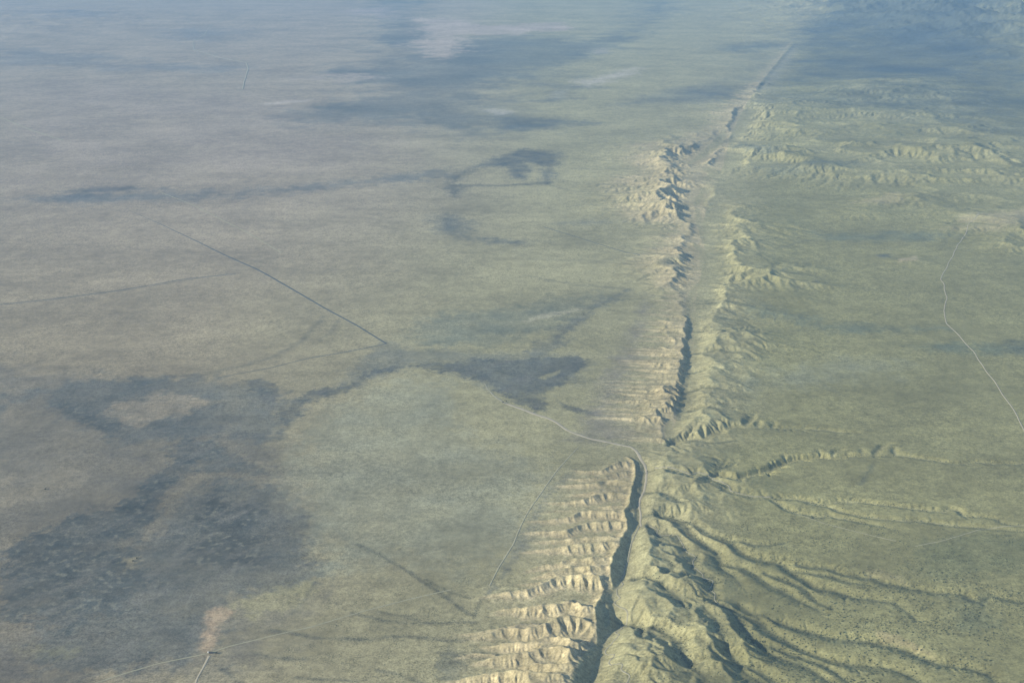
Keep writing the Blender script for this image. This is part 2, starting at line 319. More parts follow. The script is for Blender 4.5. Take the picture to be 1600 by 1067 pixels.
def build_height(g, near):
    X, Y = g.X, g.Y
    lod = g.c
    fx = fault_x(Y)
    H = base(X, Y) + 1.6 * fbm(X, Y, 420, 3, 3) + 0.35 * fbm(X, Y, 45, 2, 9)
    bare = np.zeros(X.shape)
    # rounded hills (drawn out by warped coordinates so that no two look alike)
    wx = X + 22 * fbm(X, Y, 130, 3, 21); wy = Y + 22 * fbm(X, Y, 130, 3, 22)
    hill = np.zeros(X.shape)
    for i, (px, py, h, rx, ry, a) in enumerate(HILLS):
        if px > 1290 and py < 300: h *= .78
        if 380 < py < 660: h *= 1.4
        if py > 815: h *= 1.2
        c = U([(px, py)], h * 0.8)[0]
        r = 2.6 * max(rx, ry)
        if not (g.xs[0] - r < c[0] < g.xs[-1] + r and g.ys[0] - r < c[1] < g.ys[-1] + r): continue
        js, is_ = g.box(c[None], r)
        ca, sa = math.cos(R(a)), math.sin(R(a))
        dx = wx[js, is_] - c[0]; dy = wy[js, is_] - c[1]
        u = (dx * ca + dy * sa) / rx; v = (-dx * sa + dy * ca) / ry
        b = h * np.exp(-0.5 * (u * u + v * v) ** 1.15)
        hill[js, is_] = np.maximum(hill[js, is_], b) + 0.25 * np.minimum(hill[js, is_], b)
    rough = fbm(X * (1 if near else .55), Y, 95 if near else 300, 4, 31, ridged=True)
    hill = hill * ((0.74 + 0.40 * rough) if near else (0.72 + 0.85 * rough))
    H = H + hill
    bare = np.maximum(bare, sstep(6, 30 if near else 60, hill) * np.where(X < fx + 150, 1.9, 1) * np.clip(0.42 + 0.9 * fbm(X, Y, 150 if near else 500, 3, 33), 0, .8))
    for k, (P, h, slp) in enumerate(RIBS):
        P = np.array(P, float); t = np.linspace(0, 1, len(P)); z = h * np.clip(1.02 - t, 0, 1) ** 1.25 + .5
        W = np.c_[U(P, z), z]; far_ = W[0, 1] > 6500; W = wiggle(W, 38 if far_ else 10, 230 if far_ else 75, 1200 + k, 16)
        rr = 1.1 * h / slp + 10
        if W[:, 1].max() < g.ys[0] - rr or W[:, 1].min() > g.ys[-1] + rr: continue
        js, is_ = g.box(W, rr); x, y = X[js, is_], Y[js, is_]
        if x.size == 0: continue
        D, u, Z, S = line_dist(x, y, W, rr)
        n = gullied(u + 23 * k, (26 + (k * 13) % 25) * (1 if near else 2.2), 1300 + k)
        b = Z - slp * D * (1 + .3 * n) - .07 * Z * n
        Hc = H[js, is_]; Bc = base(x, y)
        H[js, is_] = np.maximum(Hc, Bc + b) + .25 * np.minimum(np.maximum(Hc - Bc, 0), np.maximum(b, 0)) * (b > 0)
        bare[js, is_] = np.maximum(bare[js, is_], sstep(-1, 6, b) * np.where(x < fault_x(y), .85, .45) * np.clip(.45 + h / 40 + .4 * gnoise(u / 80, u * 0 + k, 9), 0, 1))
    # narrow crests with a steep fault-side face and a long back slope
    for k, (es, fall, P) in enumerate(CRESTS):
        P = np.array(P, float); P[:, 2] *= .74; W = np.c_[U(P[:, :2], P[:, 2]), P[:, 2]]
        W = wiggle(W, 7 if near else 5, 60 if near else 130, 40 + k, 12)
        rr = 4.2 * fall
        if W[:, 1].max() < g.ys[0] - rr or W[:, 1].min() > g.ys[-1] + rr: continue
        js, is_ = g.box(W, rr); x, y = X[js, is_], Y[js, is_]
        if x.size == 0: continue
        D, u, Z, S = line_dist(x, y, W, rr)
        up = W[-1, 1] > W[0, 1]
        west = (S > 0) if up else (S < 0)
        n = gullied(u, 34, 50 + k)
        q1 = fbm(D * 0.22 + 40 * k, u + 14 * fbm(x, y, 90, 2, 360), 26 if near else 60, 3, 350 + k, ridged=True)
        zw = Z * np.exp(-(D / fall) ** 0.9) * (1 - 0.30 * n * np.clip(D / 40, 0, 1)) * (0.86 + 0.22 * q1) + 3.2 * (q1 - .2) * sstep(0, 20, D) * np.exp(-D / (1.5 * fall))
        ze = Z - es * D * (1 + 0.25 * n)
        b = np.where(west, zw, ze)
        end = sstep(0, 25, np.minimum(u + 8, 1e9))
        b = b * end
        Hc = H[js, is_]; Bc = base(x, y)
        inner_u = (u > 8) & (u < u.max() - 8)
        cap = np.maximum(Z - es * D * (1 + 0.25 * n), 0) + 0.38 * np.maximum(D - Z / es - 8, 0)
        H[js, is_] = np.where((~west) & inner_u & (D < (150 if near else 60)), np.minimum(Hc, Bc + cap), Hc)
        H[js, is_] = np.maximum(H[js, is_], Bc + b)
        bare[js, is_] = np.where((~west) & (D < Z / es + 10), bare[js, is_] * .2, bare[js, is_])  # less tan on the fault-side face
        bare[js, is_] = np.maximum(bare[js, is_], (1 if near else .75) * sstep(0.12, 0.65, b / (Z + 1) + .25 * fbm(x, y, 60, 3, 380 + k)) * np.where(west, .95, 0.1))
    if near:
        B0 = base(X, Y)
        # the near ridge: main crest and its spurs, each with notched flanks
        P = np.array(CREST_A, float); P[:, 2] *= .68; P[:, 2] -= 0.16 * np.maximum(P[:, 2] - 30, 0) + 5 * np.exp(-((P[:, 1] - 955) / 30) ** 2); W = np.c_[U(P[:, :2], P[:, 2]), P[:, 2]]
        crest_w = W.copy()
        W = wiggle(W, 5, 45, 77, 8)
        js, is_ = g.box(W, 170); x, y = X[js, is_], Y[js, is_]
        D, u, Z, S = line_dist(x, y, W, 170)
        east = S > 0                                 # the line runs towards the camera
        n = gullied(u, 38, 60)
        b = np.where(east, Z - 0.82 * D - 1.8 * n * np.clip(D / 25, 0, 1), Z - 0.55 * D * (1 + 0.3 * n))
        eastA = np.zeros(X.shape, bool); eastA[js, is_] = east & (D < 165)
        H[js, is_] = np.maximum(H[js, is_], B0[js, is_] + b)
        bare[js, is_] = np.maximum(bare[js, is_], sstep(1, 10, b) * np.where(east, 0.1, 1.0) * sstep(0, 12, D + np.where(east, 0, 14)))  # tan on the west side, little on the east face
        for k, (h0, h1, P) in enumerate(SPURS):
            h0 = h0 * 1.04; h1 = h1 + 2.5
            P = np.array(P, float)
            L = np.r_[0, np.cumsum(np.hypot(*(P[1:] - P[:-1]).T))]; t = L / L[-1]
            z = h1 + (h0 - h1) * 1.12 * np.clip(1 - t, 0, 1) ** 0.62 * (0.94 + 0.10 * np.sin(t * 9 + k)); z[0] *= .82
            W = np.c_[U(P, z), z]
            W = wiggle(W, 3.5, 50, 90 + k, 7)
            js, is_ = g.box(W, 110); x, y = X[js, is_], Y[js, is_]
            D, u, Z, S = line_dist(x, y, W, 110)
            n = gullied(u + D * .25 * gnoise(u / 50, u * 0 + k, 62), 30 + (k * 7) % 13 + h0 * 0.15, 130 + k)
            n2 = gullied(u + D * 0.12, 13, 170 + k)
            near_side = S > 0
            sl = np.where(near_side, 0.55, 0.75)
            nn_ = np.clip(n * 1.25, 0, 1) * np.clip(.75 + .7 * gnoise(u / 70, u * 0 + k, 61), .15, 1.2)
            b = Z - sl * D * (1 + 0.25 * nn_) - nn_ * np.minimum(0.30 * Z, 7) * sstep(0, 20, D) - 0.02 * Z * nn_ - 2.0 * n2 * sstep(0, 14, D) + 0.5 * gnoise(u / 25, u * 0, k)
            b = np.where(eastA[js, is_], -50, b)
            apron = np.where(eastA[js, is_], -50, .30 * Z * np.exp(-D / 36) * (1 - .25 * nn_))
            b = np.maximum(b, apron)
            H[js, is_] = np.maximum(H[js, is_], B0[js, is_] + b)
            bare[js, is_] = np.maximum(bare[js, is_], np.where(b > apron, 1, .42) * sstep(-1.5, 3, b) * (0.30 + 0.70 * sstep(2, 10, Z)) * np.where(near_side, 1, .08 + .6 * np.exp(-D / 4)))  # tan weighted to the camera-side flank, little on the far flank
        # trough along the fault
        P = np.array(TRENCH, float); P[:, 2] *= .5; W = np.c_[U(P[:, :2], P[:, 2]), P[:, 2]]
        W = wiggle(W, 3, 60, 5, 12)
        js, is_ = g.box(W, 90); x, y = X[js, is_], Y[js, is_]
        D, u, Z, S = line_dist(x, y, W, 90)
        cut = Z + np.where(S < 0, 0.80, 0.52) * np.maximum(D - 4, 0)
        H[js, is_] = np.where(cut < H[js, is_] - B0[js, is_], B0[js, is_] + np.minimum(H[js, is_] - B0[js, is_], cut + 0.15 * np.maximum(H[js, is_] - B0[js, is_] - cut, 0)), H[js, is_])
    # streams
    veg = np.zeros(X.shape); carve = np.zeros(X.shape)
    for k, (dep, hw, sharp, P) in enumerate(STREAMS):
        W = U(P, 0)
        W = wiggle(W, 7 if sharp else 9, 70 if sharp else 85, 200 + k, 10)
        rr = 4.0 * hw
        if W[:, 1].max() < g.ys[0] - rr or W[:, 1].min() > g.ys[-1] + rr or W[:, 0].min() > g.xs[-1] + rr: continue
        js, is_ = g.box(W, rr); x, y = X[js, is_], Y[js, is_]
        if x.size == 0: continue
        D, u, Z, S = line_dist(x, y, W, rr)
        D = np.maximum(D + 3.5 * fbm(x, y, 28, 2, 300 + k), 0)
        L = u.max() + 1
        taper = np.clip((L - u) / (0.35 * L), 0.25, 1) * np.clip(u / 25 + 0.35, 0, 1)
        if sharp:
            n = gullied(u, 26, 230 + k)
            prof = 1 - sstep(0.22 * hw, hw * (1.0 + 0.45 * n * np.clip(1.2 * gnoise(u / 90, u * 0 + 9, 77), 0, 1)), D)
            bare[js, is_] = np.maximum(bare[js, is_], prof * sstep(0.1, 0.5, prof) * 0.75 * taper)
        else:
            prof = np.exp(-(D / (hw * .85)) ** 1.05)
            veg[js, is_] = np.maximum(veg[js, is_], np.exp(-(D / 7) ** 2) * 0.8)
        carve[js, is_] = np.maximum(carve[js, is_], dep * (1.35 if sharp else 1.25) * taper * prof)
    H -= carve
    return H, np.clip(bare, 0, 1), veg, hill

def erode(H, fixed, K, iters, c, m=0.42, diff=0.02):
    ny, nx = H.shape; H = H.copy()
    A = np.ones(H.shape); idx = np.arange(ny * nx).reshape(ny, nx)
    offs = [(-1, -1), (-1, 0), (-1, 1), (0, -1), (0, 1), (1, -1), (1, 0), (1, 1)]
    inner = (slice(1, -1), slice(1, -1))
    for it in range(iters):
        best = np.zeros((ny - 2, nx - 2)); rec = idx[inner].copy(); hr = H[inner].copy(); bd = np.ones_like(best)
        mn = np.full_like(best, 1e9)
        for dy, dx in offs:
            d = 1.41421356 if dx and dy else 1.0
            n = H[1 + dy:ny - 1 + dy, 1 + dx:nx - 1 + dx]
            s = (H[inner] - n) / d
            q = s > best
            best = np.where(q, s, best); hr = np.where(q, n, hr); bd = np.where(q, d, bd)
            rec = np.where(q, idx[inner] + dy * nx + dx, rec)
            np.minimum(mn, n, out=mn)
        q = best > 0
        acc = np.bincount(rec[q], weights=A[inner][q], minlength=ny * nx).reshape(ny, nx)
        A = 1.0 + acc
        cf = K[inner] * A[inner] ** m / bd * q
        h = (H[inner] + cf * hr) / (1 + cf)
        h = np.where(q, h, mn + 0.004)
        if True:
            lap = H[:-2, 1:-1] + H[2:, 1:-1] + H[1:-1, :-2] + H[1:-1, 2:] - 4 * H[inner]
            h = h + diff * lap
        H[inner] = np.where(fixed[inner], H[inner], h)
    return H, A

g1 = Grid(-330, 2250, 2480, 5900, 3.3)
H1, bare1, veg1, hill1 = build_height(g1, True)
rel1 = H1 - base(g1.X, g1.Y)
flat1 = (rel1 < 0.8) & (bare1 < 0.05)
K1 = 0.010 + 0.020 * bare1 * (g1.X < fault_x(g1.Y)) + 0.016 * np.clip(hill1 / 15, 0, 1)
jit = np.random.RandomState(4).rand(*H1.shape) * 0.9
_c = U([p[:2] for p in CREST_A], [p[2] for p in CREST_A]); _cx = np.interp(g1.Y, _c[::-1, 1], _c[::-1, 0])
K1 *= np.where((g1.X > _cx) & (g1.X < _cx + 110) & (g1.Y < _c[0, 1]), .3, 1)
hs = sstep(2, 8, hill1) * (g1.X > fault_x(g1.Y))
H1, A1 = erode(H1 + jit * .35 * np.clip(rel1 / 8, 0, 1), flat1 & (H1 > 1e9), K1, 110, 4.0, diff=(0.006 + 0.006 * hs)[1:-1, 1:-1])
print('g1', time.time() - T0)
g2 = Grid(-900, 5600, 5600, 13600, 10.0)
H2, bare2, veg2, hill2 = build_height(g2, False)
rel2 = H2 - base(g2.X, g2.Y)
K2 = 0.010 + 0.022 * bare2 + 0.04 * np.clip(hill2 / 40, 0, 1)
jit = np.random.RandomState(5).rand(*H2.shape) * 3.0
H2, A2 = erode(H2 + jit * np.clip(rel2 / 12, 0, 1), np.zeros(H2.shape, bool), K2, 110, 10.0, diff=0.006)
print('g2', time.time() - T0)
g3 = Grid(-1500, 12500, 11800, 32000, 34.0)
H3, bare3, veg3, hill3 = build_height(g3, False)

# ------------------------------------------------------------------ the ground sheet (finer where the relief is)
def ysp(a, b, s): return list(np.arange(a, b, s))
rows_px = ysp(720, 1112, 1.15) 
rows_px = ysp(-20, 300, 1.05) + ysp(300, 720, 0.85) + rows_px
_, Yr = unproj(np.full(len(rows_px), 800.0), np.array(rows_px))
Yr = np.sort(Yr)
Yr = np.r_[np.linspace(300, Yr[0] - 40, 14), Yr, np.geomspace(Yr[-1] * 1.04, 150000, 26)]
cols_px = ysp(-60, 700, 2.5) + ysp(700, 1320, 1.35) + ysp(1320, 1680, 1.9)
cols_px = [-2400, -1700, -1200, -850, -600, -420, -300, -220, -160, -120, -90] + cols_px + [1700, 1730, 1780, 1850, 1950, 2100, 2300, 2600, 3000, 3600, 4400]
Sc = (np.array(cols_px) - 800) / FPX
WY = Yr * CP + CAM_H * SP
GX = Sc[None, :] * WY[:, None]; GY = np.repeat(Yr[:, None], len(Sc), 1)
NR, NC = GX.shape
print('sheet', NR, NC, NR * NC * 2)

def inside(g, X, Y, m):
    return np.clip(np.minimum(np.minimum(X - g.xs[0], g.xs[-1] - X), np.minimum(Y - g.ys[0], g.ys[-1] - Y)) / m, 0, 1)
def combine(X, Y, a1, a2, a3, ground):
    w3 = inside(g3, X, Y, 900)
    v = ground * (1 - w3) + g3.sample(a3, X, Y) * w3
    w2 = inside(g2, X, Y, 400)
    v = v * (1 - w2) + g2.sample(a2, X, Y) * w2
    w1 = inside(g1, X, Y, 160)
    return v * (1 - w1) + g1.sample(a1, X, Y) * w1
def far_ground(X, Y):
    z = base(X, Y) + 1.6 * fbm(X, Y, 420, 3, 3)
    far = sstep(14000, 24000, Y)
    # a distant range beyond the plain on the right, low swells elsewhere
    for px, py, h, rx, ry in [(1450, 24, 200, 1300, 2200), (1520, 18, 150, 1300, 1800), (1400, 10, 130, 1500, 2500), (1680, 6, 150, 2500, 3000), (90, 28, 60, 1600, 1500), (1700, 60, 260, 1500, 2000)]:
        cx, cy = unproj(px, py, h * 0.5)
        e = np.exp(-0.5 * (((X - cx) / rx) ** 2 + ((Y - cy) / ry) ** 2))
        sel = e > 0.01
        if sel.any():
            z[sel] += h * e[sel] * (0.55 + 0.6 * fbm(X[sel], Y[sel], 1100, 5, 66, ridged=True))
    return z
FG = far_ground(GX, GY)
GZ = combine(GX, GY, H1, H2, np.maximum(H3, 0) , FG)
w3 = inside(g3, GX, GY, 900) * (1 - inside(g2, GX, GY, 400))
GZ = np.where(w3 > 0, GZ + w3 * (FG - base(GX, GY) - 1.6 * fbm(GX, GY, 420, 3, 3)), GZ)
bare = combine(GX, GY, bare1, bare2, bare3, GX * 0)
veg = combine(GX, GY, veg1, veg2, veg3, GX * 0)
hillm = combine(GX, GY, hill1, hill2, hill3, GX * 0)
flow = combine(GX, GY, np.log(A1), np.log(A2), H3 * 0, GX * 0)
print('heights', time.time() - T0, GZ.min(), GZ.max())

def ground_z(x, y):
    """height of the finished sheet at any point"""
    x = np.asarray(x, float); y = np.asarray(y, float)
    r = np.interp(y, Yr, np.arange(NR)); j = np.clip(r.astype(int), 0, NR - 2); v = r - j
    s = x / (y * CP + CAM_H * SP)
    q = np.interp(s, Sc, np.arange(NC)); i = np.clip(q.astype(int), 0, NC - 2); u = q - i
    return (GZ[j, i] * (1 - u) + GZ[j, i + 1] * u) * (1 - v) + (GZ[j + 1, i] * (1 - u) + GZ[j + 1, i + 1] * u) * v

# ------------------------------------------------------------------ soil, plant and broad tone colours of the ground
def C(*c): return np.array(c, float)
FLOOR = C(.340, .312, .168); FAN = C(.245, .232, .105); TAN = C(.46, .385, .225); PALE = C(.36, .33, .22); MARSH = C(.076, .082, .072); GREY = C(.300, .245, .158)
COL = np.zeros((NR, NC, 3))
def mixc(m, c):
    global COL
    m = m[..., None]; COL = COL * (1 - m) + c * m
dfx = GX - fault_x(GY)
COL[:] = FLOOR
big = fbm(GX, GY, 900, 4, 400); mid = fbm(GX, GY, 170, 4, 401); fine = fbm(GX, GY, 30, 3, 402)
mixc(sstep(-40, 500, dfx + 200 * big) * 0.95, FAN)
# the valley floor is toned greyer towards the far west
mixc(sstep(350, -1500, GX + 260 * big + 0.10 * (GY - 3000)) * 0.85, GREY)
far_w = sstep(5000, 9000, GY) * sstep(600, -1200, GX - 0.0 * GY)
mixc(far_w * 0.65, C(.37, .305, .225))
# near-valley patches of soil and plant cover, and broader tone areas: (outline, colour, strength, soft edge m, ragged m)
PATCH = [
 ([(0, 560), (200, 600), (330, 650), (430, 700), (490, 800), (500, 900), (420, 960), (380, 1080), (-60, 1080), (-60, 560)], C(.150, .140, .112), .62, 130, 160),  # broad soft darker tone over the lower left
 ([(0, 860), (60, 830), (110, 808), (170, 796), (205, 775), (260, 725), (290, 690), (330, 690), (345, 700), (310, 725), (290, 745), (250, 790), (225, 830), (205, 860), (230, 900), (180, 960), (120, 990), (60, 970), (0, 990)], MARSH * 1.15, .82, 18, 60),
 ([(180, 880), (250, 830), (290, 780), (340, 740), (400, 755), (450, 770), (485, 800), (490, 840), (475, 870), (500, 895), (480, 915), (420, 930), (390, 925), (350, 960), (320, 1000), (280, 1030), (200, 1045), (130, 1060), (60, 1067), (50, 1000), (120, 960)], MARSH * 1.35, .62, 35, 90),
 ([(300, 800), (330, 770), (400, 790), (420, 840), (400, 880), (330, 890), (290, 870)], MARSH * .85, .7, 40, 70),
 ([(340, 730), (365, 730), (370, 745), (330, 752), (300, 770), (270, 790), (240, 800), (262, 770), (300, 740)], C(.26, .22, .14), .55, 25, 40),
 ([(260, 800), (300, 760), (345, 755), (330, 770), (270, 790), (240, 830), (200, 850), (170, 860)], C(.25, .22, .15), .5, 25, 50),
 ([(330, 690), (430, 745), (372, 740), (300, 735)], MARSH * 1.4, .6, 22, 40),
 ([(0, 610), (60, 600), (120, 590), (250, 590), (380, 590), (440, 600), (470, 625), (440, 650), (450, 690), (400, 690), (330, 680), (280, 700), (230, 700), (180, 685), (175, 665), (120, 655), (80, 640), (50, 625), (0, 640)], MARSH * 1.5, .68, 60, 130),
 ([(180, 630), (240, 615), (340, 625), (300, 650), (220, 665), (160, 645)], GREY * 1.2, .6, 40, 80),
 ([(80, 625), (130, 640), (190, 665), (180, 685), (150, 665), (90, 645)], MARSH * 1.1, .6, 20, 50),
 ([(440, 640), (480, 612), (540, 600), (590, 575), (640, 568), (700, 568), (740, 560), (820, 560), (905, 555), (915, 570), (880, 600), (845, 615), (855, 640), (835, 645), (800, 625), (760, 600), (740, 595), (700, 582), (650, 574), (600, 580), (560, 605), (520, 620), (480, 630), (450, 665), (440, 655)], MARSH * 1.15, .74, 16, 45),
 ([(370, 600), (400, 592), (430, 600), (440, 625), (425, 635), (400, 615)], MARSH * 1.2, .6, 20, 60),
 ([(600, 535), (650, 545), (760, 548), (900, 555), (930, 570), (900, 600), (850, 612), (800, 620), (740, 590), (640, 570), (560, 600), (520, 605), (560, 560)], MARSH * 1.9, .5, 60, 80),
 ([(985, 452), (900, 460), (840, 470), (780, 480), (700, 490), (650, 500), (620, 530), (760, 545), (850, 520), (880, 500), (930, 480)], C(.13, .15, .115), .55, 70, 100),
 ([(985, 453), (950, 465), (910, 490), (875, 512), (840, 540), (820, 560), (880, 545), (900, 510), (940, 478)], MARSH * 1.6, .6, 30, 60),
 ([(905, 482), (850, 490), (820, 500), (800, 504), (830, 502), (880, 492), (912, 484)], PALE * 1.15, .6, 10, 20),
 ([(840, 590), (875, 578), (870, 586), (850, 592)], FLOOR * 1.1, .7, 10, 15),
 ([(875, 628), (900, 636), (945, 648), (935, 652), (900, 645), (880, 640)], MARSH * 1.2, .7, 8, 15),
 ([(500, 900), (560, 880), (700, 900), (820, 860), (860, 730), (760, 690), (700, 600), (640, 585), (560, 620), (470, 660), (450, 700), (470, 800), (510, 860)], C(.285, .285, .195), .55, 90, 120),
 ([(320, 955), (345, 945), (365, 955), (345, 975), (335, 1010), (325, 1025), (312, 1015), (318, 985)], C(.40, .30, .19), .75, 14, 14),
 ([(370, 945), (430, 915), (490, 905), (490, 925), (460, 950), (400, 965)], C(.31, .28, .15), .7, 22, 45),
 ([(50, 1010), (100, 1005), (120, 1015), (80, 1030), (20, 1020)], C(.26, .24, .14), .5, 25, 50),
 ([(190, 870), (220, 868), (215, 886), (195, 888)], C(.30, .26, .16), .7, 12, 20),
 ([(0, 1010), (30, 1020), (60, 1067), (0, 1067)], C(.13, .12, .10), .5, 20, 40),
 # the middle distance and beyond, lighter and darker areas
 ([(1184, 142), (1200, 120), (1217, 98), (1237, 72), (1246, 71), (1234, 95), (1216, 120), (1200, 143)], C(.34, .32, .24), .6, 70, 70),
 ([(1176, 142), (1192, 120), (1209, 98), (1230, 74), (1236, 74), (1214, 98), (1198, 120), (1183, 142)], C(.12, .14, .13), .5, 60, 60),
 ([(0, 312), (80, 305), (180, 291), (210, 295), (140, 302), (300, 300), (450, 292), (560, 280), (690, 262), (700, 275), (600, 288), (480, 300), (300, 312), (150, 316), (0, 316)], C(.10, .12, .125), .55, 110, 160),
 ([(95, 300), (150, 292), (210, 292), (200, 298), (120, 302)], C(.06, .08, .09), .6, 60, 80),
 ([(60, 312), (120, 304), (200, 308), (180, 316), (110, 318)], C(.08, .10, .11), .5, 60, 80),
 ([(690, 300), (705, 275), (760, 250), (820, 232), (880, 240), (870, 262), (860, 286), (845, 285), (848, 262), (830, 255), (820, 280), (800, 280), (790, 262), (740, 262), (715, 285), (720, 310)], MARSH * 1.3, .8, 60, 70),
 ([(700, 288), (780, 289), (862, 284), (862, 288), (780, 292), (715, 292)], MARSH, .6, 30, 25),
 ([(665, 350), (700, 330), (730, 345), (740, 368), (800, 375), (850, 378), (800, 382), (730, 376), (690, 366)], MARSH * 1.4, .75, 90, 90),
 ([(880, 345), (940, 344), (990, 348), (920, 352), (850, 350)], MARSH * 2, .4, 60, 50),
 ([(590, 60), (600, 20), (560, 0), (650, 0), (660, 40), (700, 60), (820, 50), (930, 70), (1000, 30), (1010, 0), (1060, 0), (1040, 30), (960, 70), (890, 100), (880, 120), (780, 135), (800, 180), (850, 188), (770, 200), (700, 205), (620, 190), (520, 190), (440, 180), (520, 150), (580, 130), (560, 90)], C(.085, .105, .105), .66, 500, 700),  # broad dark area of the far plain, top centre
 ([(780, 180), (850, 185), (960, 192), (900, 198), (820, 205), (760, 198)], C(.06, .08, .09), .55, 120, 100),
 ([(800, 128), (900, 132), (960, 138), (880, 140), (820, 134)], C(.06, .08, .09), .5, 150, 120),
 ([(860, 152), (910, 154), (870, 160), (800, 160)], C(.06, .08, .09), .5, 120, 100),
 ([(1290, 20), (1400, 20), (1500, 30), (1600, 20), (1640, 80), (1600, 170), (1500, 165), (1420, 130), (1330, 125), (1260, 130), (1200, 140), (1130, 148), (1170, 120), (1230, 100), (1250, 60)], C(.055, .075, .085), .8, 800, 700),  # broad dark area of the far plain, top right
 ([(1380, 120), (1460, 140), (1640, 160), (1640, 235), (1500, 215), (1380, 190), (1250, 175), (1180, 170), (1230, 150)], C(.07, .09, .085), .6, 500, 600),  # dark area continuing below the one at top right
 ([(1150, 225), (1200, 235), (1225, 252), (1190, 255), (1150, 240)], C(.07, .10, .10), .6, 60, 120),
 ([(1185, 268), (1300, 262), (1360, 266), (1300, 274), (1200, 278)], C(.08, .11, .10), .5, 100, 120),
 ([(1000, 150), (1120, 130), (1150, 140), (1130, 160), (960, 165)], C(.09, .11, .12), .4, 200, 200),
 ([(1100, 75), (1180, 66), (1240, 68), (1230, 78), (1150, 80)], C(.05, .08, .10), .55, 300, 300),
 ([(640, 30), (700, 28), (760, 40), (870, 35), (900, 48), (800, 55), (740, 56), (730, 80), (690, 90), (650, 75), (660, 50)], C(.48, .39, .30), .9, 200, 380),
 ([(500, 118), (560, 114), (590, 120), (540, 126), (480, 124)], C(.44, .37, .30), .8, 200, 260),
 ([(890, 128), (930, 120), (990, 106), (1000, 112), (950, 128), (920, 136)], C(.48, .43, .33), .8, 100, 140),
 ([(860, 146), (880, 140), (890, 150), (870, 154)], C(.40, .38, .30), .5, 60, 80),
 ([(755, 172), (785, 170), (800, 178), (780, 180)], C(.45, .42, .36), .5, 60, 90),
 ([(925, 76), (945, 76), (945, 84), (925, 84)], C(.42, .38, .32), .6, 100, 100),
 ([(410, 163), (440, 158), (490, 155), (480, 159), (430, 164)], C(.5, .44, .38), .55, 60, 90),
 ([(530, 20), (600, 10), (640, 20), (600, 30)], C(.40, .33, .30), .5, 300, 300),
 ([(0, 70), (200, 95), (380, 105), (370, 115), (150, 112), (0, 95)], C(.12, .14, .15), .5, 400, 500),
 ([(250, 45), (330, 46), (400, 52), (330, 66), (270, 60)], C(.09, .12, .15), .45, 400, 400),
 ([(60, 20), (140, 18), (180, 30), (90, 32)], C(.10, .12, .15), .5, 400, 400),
 ([(540, 195), (590, 215), (650, 240), (620, 255), (400, 270), (100, 280), (0, 280), (0, 130), (200, 130), (450, 160)], C(.33, .27, .22), .35, 400, 500),
 ([(1500, 340), (1640, 333), (1640, 350), (1560, 356), (1500, 350)], TAN, .6, 40, 60), ([(1470, 362), (1560, 352), (1640, 358), (1560, 366)], TAN, .4, 40, 60),
 ([(1400, 405), (1432, 400), (1432, 410), (1405, 411)], TAN * 1.1, .7, 15, 20), ([(1330, 320), (1400, 305), (1420, 312), (1400, 322)], TAN, .4, 40, 60),
 ([(1100, 470), (1200, 500), (1300, 520), (1480, 512), (1300, 505), (1180, 480)], C(.10, .13, .10), .5, 60, 90),
 ([(1390, 540), (1480, 536), (1600, 538), (1640, 552), (1500, 552), (1420, 545)], C(.09, .12, .09), .6, 50, 70),
 ([(1560, 536), (1640, 532), (1640, 554), (1570, 552)], C(.08, .10, .085), .5, 40, 60),
 ([(1270, 365), (1450, 362), (1500, 372), (1400, 378), (1280, 374)], C(.11, .14, .11), .5, 60, 80),
 ([(1370, 398), (1390, 396), (1392, 402), (1374, 403)], C(.08, .10, .10), .6, 15, 20),
 ([(1180, 580), (1320, 560), (1420, 570), (1350, 600), (1250, 610), (1170, 605)], C(.25, .255, .165), .5, 100, 120),
 ([(1420, 850), (1530, 830), (1640, 835), (1640, 890), (1460, 905), (1430, 880)], C(.14, .155, .08), .45, 40, 60),
 ([(1340, 760), (1350, 740), (1362, 724), (1366, 730), (1352, 752)], C(.09, .11, .09), .5, 10, 12),
 ([(1350, 890), (1380, 888), (1410, 900), (1425, 915), (1390, 905), (1360, 900)], C(.30, .27, .14), .6, 10, 16),
 ([(1365, 985), (1400, 990), (1440, 1010), (1460, 1025), (1420, 1010), (1380, 1000)], C(.32, .27, .14), .6, 9, 16),
 ([(1480, 940), (1540, 935), (1560, 980), (1500, 990)], C(.12, .14, .085), .45, 30, 50),
 ([(700, 1000), (740, 1040), (720, 1067), (690, 1067), (680, 1030)], C(.12, .13, .10), .6, 18, 30),
 ([(800, 890), (830, 850), (850, 790), (900, 735), (860, 760), (830, 800), (790, 880), (760, 930)], C(.14, .15, .13), .5, 18, 30),
 ([(880, 690), (920, 640), (960, 560), (1000, 500), (1010, 460), (1000, 560), (960, 640), (1000, 690), (940, 690)], C(.21, .19, .17), .5, 60, 60),
]
